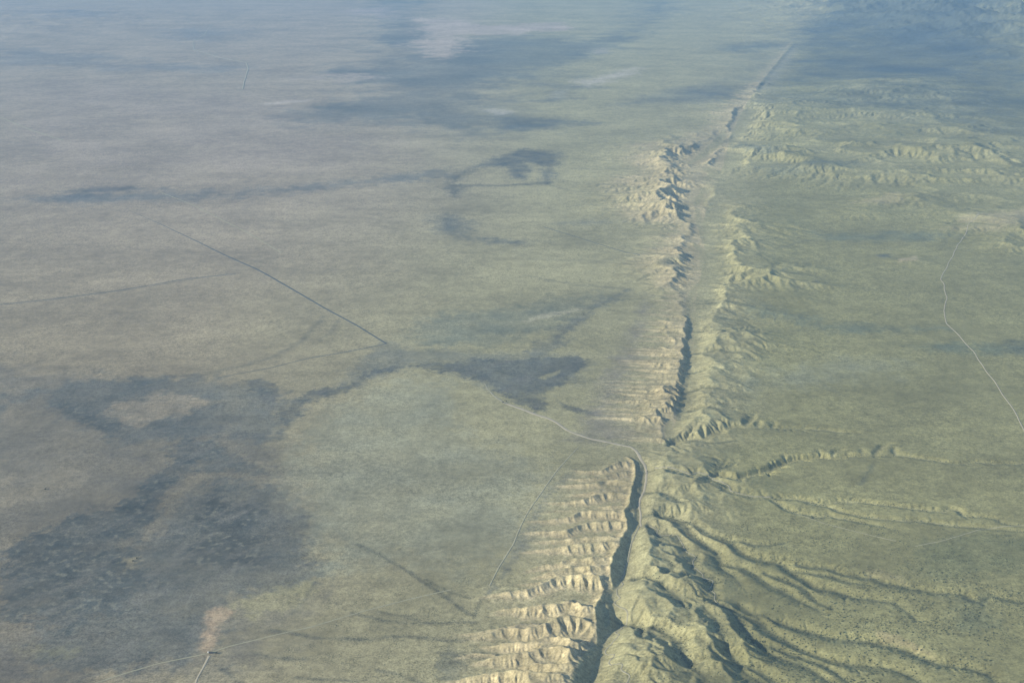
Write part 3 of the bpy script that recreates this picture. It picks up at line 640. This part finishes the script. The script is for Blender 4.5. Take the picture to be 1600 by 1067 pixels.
for n_, (P, c, s, soft, rag) in enumerate(PATCH):
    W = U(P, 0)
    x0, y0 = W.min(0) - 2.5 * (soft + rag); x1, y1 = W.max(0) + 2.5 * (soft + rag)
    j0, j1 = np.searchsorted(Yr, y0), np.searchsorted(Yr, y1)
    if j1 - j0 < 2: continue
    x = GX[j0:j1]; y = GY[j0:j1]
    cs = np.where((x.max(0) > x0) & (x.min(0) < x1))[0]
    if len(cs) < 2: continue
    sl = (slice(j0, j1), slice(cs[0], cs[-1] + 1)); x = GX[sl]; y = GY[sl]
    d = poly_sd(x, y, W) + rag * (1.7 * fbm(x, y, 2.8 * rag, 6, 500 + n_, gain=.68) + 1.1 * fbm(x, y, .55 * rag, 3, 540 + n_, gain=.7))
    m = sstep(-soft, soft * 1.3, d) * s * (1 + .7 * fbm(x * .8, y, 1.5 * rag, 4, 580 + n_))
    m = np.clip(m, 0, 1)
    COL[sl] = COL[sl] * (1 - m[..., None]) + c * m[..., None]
sa, ca = math.sin(R(52)), math.cos(R(52))
ru = GX * ca + GY * sa; rv = -GX * sa + GY * ca
strk = fbm(ru * .28, rv, 70, 4, 640, gain=.6)
dk = (1 - sstep(.10, .18, COL.mean(-1))) * sstep(9000, 4500, GY) * sstep(900, 200, GX)
mm = np.clip(dk * sstep(-.05, .45, strk) * .75, 0, 1)[..., None]
COL = COL * (1 - mm) + C(.185, .175, .140) * mm
# pale freckles on the dark salt-scrub ground, darker freckles elsewhere
dark = 1 - sstep(.09, .16, COL.mean(-1))
nearm = sstep(9000, 4500, GY)
sp = sstep(0.12, 0.45, fbm(GX, GY, 24, 2, 611) + 0.3 * mid)
COL = COL * (1 - (dark * nearm * sp * 0.6)[..., None]) + C(.24, .23, .17) * (dark * nearm * sp * 0.6)[..., None]
# thin lines of growth in old stream beds of the valley floor
LINES = [([(735, 960), (700, 935), (655, 905), (620, 880), (560, 850)], 7, .65), ([(735, 935), (700, 925), (665, 905)], 5, .5), ([(740, 965), (752, 935)], 5, .35),
 ([(740, 972), (690, 972), (650, 975), (600, 968), (550, 958)], 7, .6), ([(670, 975), (630, 962), (590, 955)], 8, .5), ([(740, 1000), (690, 1000), (640, 995), (560, 998), (500, 995), (450, 988), (420, 985)], 8, .6),
 ([(770, 1030), (720, 1025), (690, 1020)], 9, .6), ([(660, 1067), (620, 1053), (590, 1047)], 8, .6), ([(560, 1064), (520, 1062), (460, 1058)], 6, .6), ([(480, 1030), (430, 1028), (400, 1020)], 9, .55),
 ([(505, 495), (470, 535), (430, 555), (370, 575), (320, 585), (250, 590)], 16, .45), ([(530, 500), (515, 520), (500, 530)], 12, .4), ([(600, 500), (560, 510), (545, 505)], 14, .3),
 ([(980, 303), (900, 300), (860, 290), (855, 287)], 10, .5), ([(1280, 443), (1240, 452)], 10, .4), ([(1180, 404), (1230, 385), (1270, 375)], 12, .45), ([(355, 428), (250, 445), (100, 465), (0, 475)], 11, .45),
 ([(1160, 575), (1130, 560), (1110, 560)], 8, .3), ([(340, 1040), (375, 1067)], 7, .8), ([(345, 1047), (364, 1038)], 5, .8), ([(500, 895), (480, 930), (455, 960)], 8, .35), ([(960, 560), (880, 520), (840, 560)], 14, .25),
 ([(60, 965), (160, 975), (250, 965), (310, 945)], 8, .4), ([(1470, 60), (1440, 90)], 30, .3), ([(820, 430), (900, 445), (985, 452)], 18, .35), ([(830, 405), (930, 408), (1000, 400)], 25, .25)]
for n_, (P, wd, s) in enumerate(LINES):
    W = wiggle(U(P, 0), wd * 1.2, 110, 700 + n_, 25)
    r = wd * 5
    j0, j1 = np.searchsorted(Yr, W[:, 1].min() - r), np.searchsorted(Yr, W[:, 1].max() + r)
    x = GX[j0:j1]; cs = np.where((x.max(0) > W[:, 0].min() - r) & (x.min(0) < W[:, 0].max() + r))[0]
    sl = (slice(j0, j1), slice(cs[0], cs[-1] + 1)); x = GX[sl]; y = GY[sl]
    D, u, Z, S = line_dist(x, y, W, r)
    m = np.exp(-(np.maximum(D + wd * .9 * fbm(x, y, 40, 3, 720 + n_), 0) / wd) ** 2) * s * (0.65 + 0.5 * fbm(x, y, 60, 2, 730 + n_))
    COL[sl] = COL[sl] * (1 - m[..., None]) + C(.075, .085, .075) * m[..., None]
# bare soil on ridges and hills; plants gather where water runs
rA = poly_sd(GX, GY, U([(985, 712), (998, 720), (1000, 800), (970, 850), (950, 900), (920, 960), (900, 1030), (885, 1112), (690, 1112), (730, 1000), (765, 935), (830, 830), (885, 740)], 0))
bare = np.maximum(bare, sstep(-25, 35, rA + 30 * mid) * .12)
bm = np.clip(bare * (0.78 + 0.35 * mid + 0.3 * fine), 0, 1)
soil = TAN[None, None] * (1 + 0.16 * mid[..., None] + 0.12 * fine[..., None]) * np.where((dfx > 0)[..., None], C(.80, .90, .82), C(1, 1, 1))
bm = bm * np.where(dfx > 0, .8, 1)
bm = bm * (1 - 0.55 * sstep(1.8, 4.2, flow))
# old grass covers the domes south of the road more than their flanks
COL = COL * (1 - bm[..., None]) + soil * bm[..., None]
COL = COL * (1 - (veg * .75)[..., None]) + C(.075, .09, .06) * (veg * .75)[..., None]
# broad mottling and flow-parallel streaks of the fans
st = fbm(GX * 0.7, GY, 70, 4, 801); st2 = fbm(GX * 0.5, GY, 330, 5, 802)
k = 1 + 0.15 * st + 0.26 * st2 + 0.20 * big + 0.16 * fine
COL *= np.clip(k, .45, 1.6)[..., None]
COL = np.clip(COL, .02, .8)
print('colour', time.time() - T0)

# ------------------------------------------------------------------ materials
def new_mat(name, rough=0.95):
    m = bpy.data.materials.new(name); m.use_nodes = True
    b = m.node_tree.nodes['Principled BSDF']; b.inputs['Roughness'].default_value = rough
    b.inputs['Specular IOR Level'].default_value = 0.08
    return m, m.node_tree, b
def add_noise(t, vec, scale, detail=3, rough=.6):
    n = t.nodes.new('ShaderNodeTexNoise'); n.inputs['Scale'].default_value = scale
    n.inputs['Detail'].default_value = detail; n.inputs['Roughness'].default_value = rough
    t.links.new(vec, n.inputs['Vector']); return n
def math_node(t, op, a, b=None, c=None, clamp=False):
    n = t.nodes.new('ShaderNodeMath'); n.operation = op; n.use_clamp = clamp
    for i, v in enumerate((a, b, c)):
        if v is None: continue
        if isinstance(v, (int, float)): n.inputs[i].default_value = v
        else: t.links.new(v, n.inputs[i])
    return n.outputs[0]
def ground_material():
    m, t, b = new_mat('ground_soil')
    at = t.nodes.new('ShaderNodeAttribute'); at.attribute_name = 'soil'
    geo = t.nodes.new('ShaderNodeNewGeometry'); pos = geo.outputs['Position']
    n1 = add_noise(t, pos, 1 / 5.5, 2, .6); n2 = add_noise(t, pos, 1 / 16.0, 3, .6); n3 = add_noise(t, pos, 1 / 70.0, 3, .65); n4 = add_noise(t, pos, 1 / 420.0, 5, .6)
    # scrub speckle: small dark dots of single bushes, mid-scale clumps
    s1 = math_node(t, 'MULTIPLY_ADD', n1.outputs[0], 1.7, -0.85)
    s2 = math_node(t, 'MULTIPLY_ADD', n2.outputs[0], 1.5, -0.75)
    s3 = math_node(t, 'MULTIPLY_ADD', n3.outputs[0], 0.75, -0.375)
    s4 = math_node(t, 'MULTIPLY_ADD', n4.outputs[0], 0.6, -0.30)
    pat = math_node(t, 'MULTIPLY_ADD', n4.outputs[0], 2.6, -0.55, clamp=True)
    s = math_node(t, 'ADD', math_node(t, 'MULTIPLY', math_node(t, 'ADD', s1, s2), pat), math_node(t, 'ADD', s3, s4))
    k = math_node(t, 'ADD', s, 1.0)
    k = math_node(t, 'MAXIMUM', math_node(t, 'MINIMUM', k, 1.75), 0.28)
    vm = t.nodes.new('ShaderNodeVectorMath'); vm.operation = 'SCALE'
    t.links.new(at.outputs['Color'], vm.inputs[0]); t.links.new(k, vm.inputs['Scale'])
    t.links.new(vm.outputs[0], b.inputs['Base Color'])
    bp = t.nodes.new('ShaderNodeBump'); bp.inputs['Strength'].default_value = 0.35; bp.inputs['Distance'].default_value = 1.3
    t.links.new(n2.outputs[0], bp.inputs['Height']); 
    t.links.new(bp.outputs[0], b.inputs['Normal'])
    return m
M_GROUND = ground_material()
def plain_mat(name, col, var=.3, scale=.1):
    m, t, b = new_mat(name)
    geo = t.nodes.new('ShaderNodeNewGeometry')
    n = add_noise(t, geo.outputs['Position'], scale, 4, .6)
    k = math_node(t, 'MULTIPLY_ADD', n.outputs[0], 2 * var, 1 - var)
    vm = t.nodes.new('ShaderNodeVectorMath'); vm.operation = 'SCALE'; vm.inputs[0].default_value = col
    t.links.new(k, vm.inputs['Scale']); t.links.new(vm.outputs[0], b.inputs['Base Color'])
    return m
M_DIRT = plain_mat('pale_dirt', (.42, .375, .27), .22, .03)
M_TRACK = plain_mat('faint_dirt', (.33, .31, .22), .3, .03)
M_FAINT = plain_mat('old_track_soil', (.36, .34, .225), .35, .03)
M_DITCH = plain_mat('ditch_growth', (.10, .115, .115), .4, .03)
M_SHRUB = plain_mat('shrub_leaves', (.080, .092, .055), .4, .4)
M_BARK = plain_mat('bark', (.10, .08, .06), .3, 1.0)

# ------------------------------------------------------------------ split the sheet into named landforms
cls = np.zeros((NR - 1, NC - 1), int)           # 0 valley floor
cx = (GX[:-1, :-1] + GX[1:, 1:]) / 2; cy = (GY[:-1, :-1] + GY[1:, 1:]) / 2
cls[(cx > fault_x(cy)) ] = 1                    # fan
def area(P, v, only=None):
    W = U(P, 0)
    d = poly_sd(cx, cy, W) > 0
    if only is not None: d &= only
    cls[d] = v
relc = (GZ - base(GX, GY))[:-1, :-1]; barec = bare[:-1, :-1]; hilc = hillm[:-1, :-1]
area([(985, 706), (1002, 716), (1008, 735), (1000, 800), (998, 822), (982, 860), (976, 895), (955, 943), (962, 965), (940, 1020), (925, 1067), (905, 1112), (640, 1112), (700, 1000), (745, 935), (800, 880), (820, 820), (870, 750)], 2, (relc > 1.2) | (barec > .3))
area([(1050, 690), (1062, 650), (1090, 520), (1092, 440), (1040, 440), (990, 560), (950, 660)], 3, (relc > 2.5) | (barec > .3))
area([(998, 824), (1008, 800), (1008, 715), (1040, 690), (1130, 700), (1190, 790), (1210, 1112), (900, 1112), (940, 1020), (965, 960), (958, 943), (980, 890)], 4, hilc > 3)
area([(1060, 690), (1090, 440), (1120, 430), (1260, 450), (1220, 560), (1150, 680)], 4, hilc > 3)
area([(960, 450), (960, 200), (1130, 190), (1140, 300), (1300, 400), (1290, 470), (1100, 450)], 5, hilc > 3)
area([(1130, 300), (1150, 120), (1660, 100), (1660, 420), (1400, 420), (1250, 300)], 6, hilc > 5)
cls[(cy > 19000) & (cx > 1500) & (relc > 60)] = 7
NAMES = {0: 'valley_floor_plain', 1: 'alluvial_fan_plain', 2: 'badland_ridge', 3: 'fault_scarp_ridge', 4: 'rolling_hills', 5: 'fault_hills', 6: 'distant_hills', 7: 'mountain_range'}
# normals of the one sheet, so that the pieces meet without a seam
def grid_normals():
    P = np.stack([GX, GY, GZ], -1)
    du = np.empty_like(P); dv = np.empty_like(P)
    du[:, 1:-1] = P[:, 2:] - P[:, :-2]; du[:, 0] = P[:, 1] - P[:, 0]; du[:, -1] = P[:, -1] - P[:, -2]
    dv[1:-1] = P[2:] - P[:-2]; dv[0] = P[1] - P[0]; dv[-1] = P[-1] - P[-2]
    n = np.cross(du, dv); n /= np.linalg.norm(n, axis=-1, keepdims=True)
    return n
NRM = grid_normals().reshape(-1, 3)
VTX = np.stack([GX, GY, GZ], -1).reshape(-1, 3)
COLF = np.c_[COL.reshape(-1, 3), np.ones(NR * NC)]
vid = np.arange(NR * NC).reshape(NR, NC)
quads = np.stack([vid[:-1, :-1], vid[:-1, 1:], vid[1:, 1:], vid[1:, :-1]], -1)
def mesh_from(name, V, Q, mat, cols=None, normals=None, smooth=True):
    me = bpy.data.meshes.new(name)
    n = len(V); k = Q.shape[1]; f = len(Q)
    me.vertices.add(n); me.vertices.foreach_set('co', V.astype(np.float32).ravel())
    me.loops.add(f * k); me.loops.foreach_set('vertex_index', Q.astype(np.int32).ravel())
    me.polygons.add(f); me.polygons.foreach_set('loop_start', np.arange(0, f * k, k, dtype=np.int32))
    me.polygons.foreach_set('loop_total', np.full(f, k, np.int32))
    me.update(calc_edges=True)
    me.polygons.foreach_set('use_smooth', np.full(f, smooth))
    if cols is not None:
        a = me.color_attributes.new('soil', 'FLOAT_COLOR', 'POINT'); a.data.foreach_set('color', cols.astype(np.float32).ravel())
    if normals is not None:
        me.normals_split_custom_set_from_vertices(normals.astype(np.float32))
    me.materials.append(mat)
    return me
def link(me, name, parent=None, **props):
    o = bpy.data.objects.new(name, me); SC.collection.objects.link(o)
    if parent: o.parent = parent
    for k, v in props.items(): o[k] = v
    return o
for c, nm in NAMES.items():
    Q = quads[cls == c]
    if not len(Q): continue
    used, inv = np.unique(Q, return_inverse=True)
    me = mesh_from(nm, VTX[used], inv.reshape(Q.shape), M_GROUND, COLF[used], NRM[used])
    link(me, nm, kind='structure')
print('meshes', time.time() - T0)

# ------------------------------------------------------------------ dirt roads, trails and dry washes laid over the ground
def ribbon(name, pts, width, mat, lift=0.35, wig=3, lam=90, seed=0, zg=0, kind='structure', rag=.25, label=None):
    W = U(pts, zg); W = wiggle(W, wig, lam, 900 + seed, 4)
    # round the corners
    for _ in range(6): W[1:-1] = .5 * W[1:-1] + .25 * (W[2:] + W[:-2])
    d = np.gradient(W, axis=0); nn = np.stack([-d[:, 1], d[:, 0]], 1); nn /= np.linalg.norm(nn, axis=1)[:, None] + 1e-9
    s = np.r_[0, np.cumsum(np.hypot(*(W[1:] - W[:-1]).T))]
    wv = np.interp(s / s[-1], np.linspace(0, 1, len(np.atleast_1d(width))) if np.ndim(width) else [0, 1], width if np.ndim(width) else [width, width])
    wv = wv * (1 + rag * gnoise(s / 35, s * 0 + seed, seed + 3)) * .5
    offs = np.array([-1, -.82, -.3, .3, .82, 1]); hh = np.array([-.8, .85, 1, 1, .85, -.8])
    V = []
    for o, h in zip(offs, hh):
        p = W + nn * (wv * o)[:, None]
        V.append(np.c_[p, ground_z(p[:, 0], p[:, 1]) + lift * h])
    V = np.stack(V, 1); n, k = V.shape[:2]
    V[:, 1:5, 2] = np.maximum(V[:, 1:5, 2], V[:, 1:5, 2].mean(1, keepdims=True) - .2)
    ids = np.arange(n * k).reshape(n, k)
    Q = np.stack([ids[:-1, :-1], ids[:-1, 1:], ids[1:, 1:], ids[1:, :-1]], -1).reshape(-1, 4)[:, ::-1]
    me = mesh_from(name, V.reshape(-1, 3), Q, mat)
    return link(me, name, kind=kind)
WASH = [(787, 629), (800, 633), (830, 645), (852, 652), (870, 660), (882, 670), (900, 678), (925, 686), (960, 693), (985, 698), (994, 704), (1000, 716), (1008, 726), (1010, 740), (1009, 752), (1007, 765), (1000, 778), (999, 790), (1001, 802), (1000, 815), (1002, 823)]
ribbon('dry_wash', WASH, [14, 16, 17, 13, 12, 15, 13, 12, 9, 9, 8, 8, 7], M_DIRT, .5, 3, 70, 1)
ribbon('dry_wash', [(756, 598), (765, 610), (775, 620), (787, 629)], [3, 6, 9, 12], M_TRACK, .4, 5, 50, 2)
ribbon('trail', [(1000, 822), (992, 838), (986, 852), (983, 868), (981, 879), (975, 891), (976, 899), (969, 907), (975, 915), (963, 922), (964, 932), (970, 938), (958, 943), (981, 961), (979, 973), (969, 977), (974, 982), (960, 990), (969, 996), (945, 1019), (946, 1025), (962, 1029), (950, 1040), (954, 1046), (974, 1052), (968, 1060), (985, 1067), (975, 1085)], 4.5, M_TRACK, .5, 2, 40, 3, -6, rag=.1)
ribbon('stream_bed', [(1015, 823), (1028, 828), (1026, 837), (1043, 835), (1058, 837), (1066, 849), (1073, 864), (1088, 869), (1082, 877), (1085, 890), (1099, 899), (1098, 906), (1115, 907), (1112, 916), (1106, 924), (1118, 929), (1116, 939), (1124, 949)], 3.6, M_TRACK, .5, 1, 40, 4, -5, rag=.2)
ribbon('stream_bed', [(1023, 736), (1055, 739), (1079, 747), (1089, 742), (1107, 745), (1115, 754), (1139, 762), (1141, 771), (1177, 779), (1205, 779)], 5, M_TRACK, .5, 1, 40, 5, -5, rag=.2)
ribbon('dirt_road', [(905, 697), (870, 735), (840, 778), (823, 803), (816, 817), (802, 850), (780, 885), (765, 915)], [3, 5, 6, 5, 6, 5], M_FAINT, .5, 1.5, 120, 6)
ribbon('dirt_road', [(705, 921), (640, 936), (570, 954), (490, 978), (430, 992), (360, 1009), (328, 1020), (250, 1035), (200, 1050), (140, 1070)], 4.5, M_FAINT, .5, 2, 200, 7, rag=.15)
ribbon('dirt_road', [(327, 1024), (318, 1042), (308, 1058), (302, 1080)], [9, 6, 6], M_DIRT, .5, 1, 60, 8, rag=.15)
ribbon('dirt_road', [(1600, 672), (1590, 650), (1570, 620), (1545, 585), (1520, 548), (1495, 520), (1480, 505), (1474, 485), (1479, 465), (1476, 445), (1470, 437), (1478, 420), (1486, 405), (1495, 385), (1508, 368), (1514, 352), (1530, 340)], 5, M_DIRT, .7, 6, 150, 9, rag=.1)
ribbon('dirt_road', [(1660, 740), (1630, 715), (1600, 672)], 5, M_DIRT, .7, 2, 150, 10, rag=.1)
ribbon('dirt_road', [(385, 98), (388, 108), (384, 120), (379, 140)], 18, M_TRACK, 1.5, 3, 300, 11, rag=.1)
ribbon('dirt_road', [(385, 98), (350, 92), (303, 78), (302, 66), (320, 55), (330, 40), (380, 22)], 14, M_TRACK, 1.5, 3, 300, 12, rag=.1)
ribbon('dirt_road', [(1640, 816), (1540, 824), (1470, 845), (1430, 853)], 3.5, M_FAINT, .4, 2, 200, 13, rag=.1)
ribbon('dirt_road', [(1400, 845), (1350, 833), (1290, 818), (1240, 800)], 3.5, M_FAINT, .3, 2, 200, 13, rag=.1)
ribbon('field_track', [(250, 300), (300, 320), (340, 340), (380, 360), (440, 395)], 7, M_FAINT, .5, 2, 400, 14, rag=.1)
ribbon('field_track', [(0, 183), (50, 204), (100, 220)], 12, M_FAINT, .8, 2, 400, 15, rag=.1)
ribbon('drainage_ditch', [(604, 537), (560, 510), (505, 480), (450, 448), (400, 420), (350, 398), (310, 378), (250, 350), (200, 328)], [10, 11, 12, 12, 9, 5, 2], M_DITCH, .5, 2, 400, 16, rag=.15)
ribbon('drainage_ditch', [(604, 537), (540, 550), (480, 560), (420, 575), (340, 590)], [8, 7, 5, 3], M_DITCH, .4, 2, 400, 17, rag=.2)
ribbon('drainage_ditch', [(368, 428), (290, 436), (180, 455), (80, 468), (-20, 478)], 8, M_DITCH, .4, 2, 400, 18, rag=.2)
ribbon('drainage_ditch', [(1000, 402), (950, 386), (900, 370), (850, 355)], 7, M_DITCH, .4, 2, 400, 19, rag=.2)

# ------------------------------------------------------------------ shrubs
rng = np.random.RandomState(11)
def clump_mesh(name, n, r, seed):
    rg = np.random.RandomState(seed); V = []; F = []
    for i in range(n):
        a = rg.rand() * 6.28; q = rg.rand() ** .5 * .62 * r
        c = np.array([math.cos(a) * q, math.sin(a) * q, r * (.25 + .35 * rg.rand())]); s = r * (.32 + .25 * rg.rand())
        d = np.array([(1, 0, 0), (-1, 0, 0), (0, 1, 0), (0, -1, 0), (0, 0, 1), (0, 0, -1)], float)
        p = c + d * s * (.75 + .5 * rg.rand(6, 1)); p[:, 2] = np.maximum(p[:, 2], -.2)
        o = len(V); V += list(p)
        F += [(o + a_, o + b_, o + c_) for a_, b_, c_ in [(0, 2, 4), (2, 1, 4), (1, 3, 4), (3, 0, 4), (2, 0, 5), (1, 2, 5), (3, 1, 5), (0, 3, 5)]]
    return mesh_from(name, np.array(V), np.array(F), M_SHRUB, smooth=False)
protos = [clump_mesh('shrub', 5, 1.0, s) for s in range(6)]
def scatter(n, poly, seed, accept):
    rg = np.random.RandomState(seed); P = np.array(poly, float); out = []
    W = U(poly, 0); x0, y0 = W.min(0); x1, y1 = W.max(0)
    x = x0 + (x1 - x0) * rg.rand(n); y = y0 + (y1 - y0) * rg.rand(n)
    ok = (poly_sd(x, y, W) > 0) & (rg.rand(n) < accept(x, y))
    return x[ok], y[ok]
SHRUB_AREA = [(1130, 1080), (1180, 960), (1300, 900), (1420, 880), (1620, 930), (1640, 1090)]
dens = lambda x, y: np.clip(.35 + 1.1 * fbm(x, y, 160, 3, 950), 0, 1)
sx, sy = scatter(6000, SHRUB_AREA, 12, dens)
order = np.argsort(np.hypot(sx, sy))
big_sel = order[:300]
for q in big_sel:
    o = bpy.data.objects.new('shrub', protos[rng.randint(6)]); SC.collection.objects.link(o)
    s = 1.7 + 1.2 * rng.rand()
    o.location = (sx[q], sy[q], float(ground_z(sx[q], sy[q])) - .1)
    o.scale = (s * 1.2, s * (1 + .2 * rng.rand()), s * .9); o.rotation_euler = (0, 0, rng.rand() * 6.28)
    o['label'] = 'small dark green shrub dotted over the olive fan among the gullies'
    o['category'] = 'shrub'; o['group'] = 'dark shrubs scattered on the gullied fan'
# the remaining scrub: far too many to count, one object
TV = []; TF = []; nv = 0
def add_scrub(x, y, smin, smax, seed):
    global nv
    rg = np.random.RandomState(seed); n = len(x)
    if n == 0: return
    z = ground_z(x, y); s = smin + (smax - smin) * rg.rand(n) ** 1.6
    a0 = rg.rand(n) * 6.28; V = []
    for k in range(5):
        a = a0 + k * 1.2566; q = s * (.8 + .4 * rg.rand(n))
        V.append(np.c_[x + np.cos(a) * q, y + np.sin(a) * q, z - .15])
    for k in range(3):
        a = a0 + .6 + k * 2.094; q = s * (.45 + .3 * rg.rand(n))
        V.append(np.c_[x + np.cos(a) * q, y + np.sin(a) * q, z + s * (.75 + .4 * rg.rand(n))])
    V = np.stack(V, 1)
    F = np.array([(0, 1, 5), (1, 2, 6), (2, 3, 6), (3, 4, 7), (4, 0, 7), (1, 6, 5), (3, 7, 6), (0, 5, 7), (5, 6, 7)])
    TF.append((np.arange(n)[:, None, None] * 8 + F[None] + nv).reshape(-1, 3)); TV.append(V.reshape(-1, 3)); nv += n * 8
rest = order[300:]
add_scrub(sx[rest], sy[rest], 1.4, 3.0, 1)
x, y = scatter(26000, [(1000, 1090), (1060, 900), (1150, 820), (1300, 800), (1620, 840), (1640, 1090)], 13, lambda x, y: np.clip(.25 + 1.2 * fbm(x, y, 120, 3, 951), 0, 1)); add_scrub(x, y, .8, 2.0, 2)
x, y = scatter(32000, [(380, 1090), (520, 930), (740, 900), (760, 1000), (700, 1090)], 14, lambda x, y: np.clip(.15 + 1.3 * fbm(x, y, 60, 3, 952), 0, 1)); add_scrub(x, y, .4, 1.05, 3)
for P, wd, s in LINES[:10]:
    W = wiggle(U(P, 0), wd * 1.2, 110, 700 + [l[0] for l in LINES].index(P), 25)
    L = np.r_[0, np.cumsum(np.hypot(*(W[1:] - W[:-1]).T))]; n = int(L[-1] / 1.3); t = rng.rand(n) * L[-1]
    add_scrub(np.interp(t, L, W[:, 0]) + rng.randn(n) * wd * 1.1, np.interp(t, L, W[:, 1]) + rng.randn(n) * wd * 1.1, .4, 1.15, 20)
for dep, hw, sharp, P in STREAMS:
    W = U(P, 0); L = np.r_[0, np.cumsum(np.hypot(*(W[1:] - W[:-1]).T))]
    if W[:, 1].mean() > 4200: continue
    n = int(L[-1] / 5); t = rng.rand(n) * L[-1]
    add_scrub(np.interp(t, L, W[:, 0]) + rng.randn(n) * 9, np.interp(t, L, W[:, 1]) + rng.randn(n) * 9, 1.0, 2.4, 21)
me = mesh_from('scrub', np.concatenate(TV), np.concatenate(TF), M_SHRUB, smooth=False)
link(me, 'scrub', kind='stuff')
print('scrub tris', len(me.polygons), time.time() - T0)

# ------------------------------------------------------------------ the few built and planted things
def empty(name, px, py, label, cat, group=None):
    p = U([(px, py)], 0)[0]; z = float(ground_z(p[0], p[1]))
    o = bpy.data.objects.new(name, None); SC.collection.objects.link(o); o.location = (p[0], p[1], z)
    o['label'] = label; o['category'] = cat
    if group: o['group'] = group
    return o
def tree(px, py, h, r, label, seed):
    t = empty('tree', px, py, label, 'tree')
    rg = np.random.RandomState(seed)
    V = []; F = []
    def tube(a, b, ra, rb):
        a = np.array(a, float); b = np.array(b, float); o = len(V)
        for p, q in ((a, ra), (b, rb)):
            for k in range(6): V.append(p + q * np.array([math.cos(k * 1.047), math.sin(k * 1.047), 0]))
        for k in range(6): F.append((o + k, o + (k + 1) % 6, o + 6 + (k + 1) % 6, o + 6 + k))
    tube((0, 0, -.5), (.2, .1, h * .45), .45, .3)
    for k in range(5):
        a = k * 1.26 + rg.rand(); tube((.2, .1, h * (.3 + .04 * k)), (math.cos(a) * r * .6, math.sin(a) * r * .6, h * .7), .22, .1)
    link(mesh_from('trunk', np.array(V), np.array(F), M_BARK), 'trunk', t)
    n = 260; d = rg.randn(n, 3); d /= np.linalg.norm(d, axis=1)[:, None]; q = rg.rand(n) ** .45
    c = d * q[:, None] * np.array([r, r, h * .36]) * (.8 + .35 * np.sin(d[:, :1] * 5 + seed)) + np.array([0, 0, h * .62])
    tri = rg.randn(n, 3, 3) * .55
    V = (c[:, None] + tri).reshape(-1, 3); F = np.arange(n * 3).reshape(-1, 3)
    link(mesh_from('crown', V, F, M_SHRUB, smooth=False), 'crown', t)
tree(786, 630, 9, 6, 'dark round tree at the head of the pale dry wash, larger of the pair', 1)
tree(791, 628, 8, 5, 'smaller dark tree beside the pale dry wash, right one of the pair', 2)
tree(214, 873, 6, 4.0, 'dark tree on a tan patch in the dark marsh, upper right one of two', 3)
tree(208, 877, 5, 3.2, 'dark tree on a tan patch in the dark marsh, lower left one of two', 4)
tree(338, 1021, 6, 4, 'dark tree standing to the right of the shed by the track junction', 5)
tree(71, 765, 6, 4, 'lone dark tree on the grey plain above the dark marsh', 6)
def box(x0, x1, y0, y1, z0, z1):
    V = np.array([(x, y, z) for z in (z0, z1) for y in (y0, y1) for x in (x0, x1)], float)
    F = np.array([(0, 2, 3, 1), (4, 5, 7, 6), (0, 1, 5, 4), (2, 6, 7, 3), (0, 4, 6, 2), (1, 3, 7, 5)])
    return V, F
M_WALL = plain_mat('shed_wood', (.12, .11, .10), .2, 1.0); M_ROOF = plain_mat('shed_roof', (.06, .065, .07), .2, 1.0); M_TANK = plain_mat('tank_white', (.6, .6, .56), .1, 1.0)
sh = empty('shed', 329, 1020, 'small dark shed at the junction of dirt tracks below the tan strip', 'shed')
V, F = box(-4, 4, -3, 3, -.5, 3); link(mesh_from('wall', V, F, M_WALL, smooth=False), 'wall', sh)
V = np.array([(-4.6, -3.6, 2.9), (4.6, -3.6, 2.9), (4.6, 3.6, 2.9), (-4.6, 3.6, 2.9), (-4.6, 0, 4.8), (4.6, 0, 4.8)], float)
me = bpy.data.meshes.new('roof'); me.from_pydata(V.tolist(), [], [(0, 1, 5, 4), (2, 3, 4, 5), (1, 2, 5), (3, 0, 4), (0, 3, 2, 1)]); me.materials.append(M_ROOF); link(me, 'roof', sh)
V, F = box(-.6, .6, -3.06, -2.98, 0, 2.1); link(mesh_from('door', V, F, M_ROOF, smooth=False), 'door', sh)
tk = empty('water_tank', 325.5, 1019, 'round white water tank just left of the small dark shed', 'tank')
import bmesh
bm_ = bmesh.new(); bmesh.ops.create_cone(bm_, cap_ends=True, segments=20, radius1=2.4, radius2=2.4, depth=2.6); bmesh.ops.translate(bm_, verts=bm_.verts, vec=(0, 0, 1.0))
me = bpy.data.meshes.new('tank_body'); bm_.to_mesh(me); me.materials.append(M_TANK); link(me, 'tank_body', tk)
bm_ = bmesh.new(); bmesh.ops.create_cone(bm_, cap_ends=True, segments=20, radius1=2.5, radius2=.3, depth=.7); bmesh.ops.translate(bm_, verts=bm_.verts, vec=(0, 0, 2.66))
me = bpy.data.meshes.new('lid'); bm_.to_mesh(me); me.materials.append(M_TANK); link(me, 'lid', tk)

# ------------------------------------------------------------------ the air
zlo = float(GZ.min()) - 1.5; zhi = CAM_H + 60
ex = float(np.abs(GX).max()) + 500
V, F = box(-ex, ex, -600, float(Yr[-1]) + 500, zlo, zhi)
hm = bpy.data.materials.new('haze_air'); hm.use_nodes = True; t = hm.node_tree; t.nodes.clear()
out = t.nodes.new('ShaderNodeOutputMaterial'); pv = t.nodes.new('ShaderNodeVolumePrincipled')
pv.inputs['Density'].default_value = HAZE_DENSITY; pv.inputs['Color'].default_value = (*HAZE_COLOR, 1); pv.inputs['Anisotropy'].default_value = 0.0
t.links.new(pv.outputs[0], out.inputs['Volume'])
link(mesh_from('haze', V, F, hm, smooth=False), 'haze', kind='stuff')
print('total', time.time() - T0)
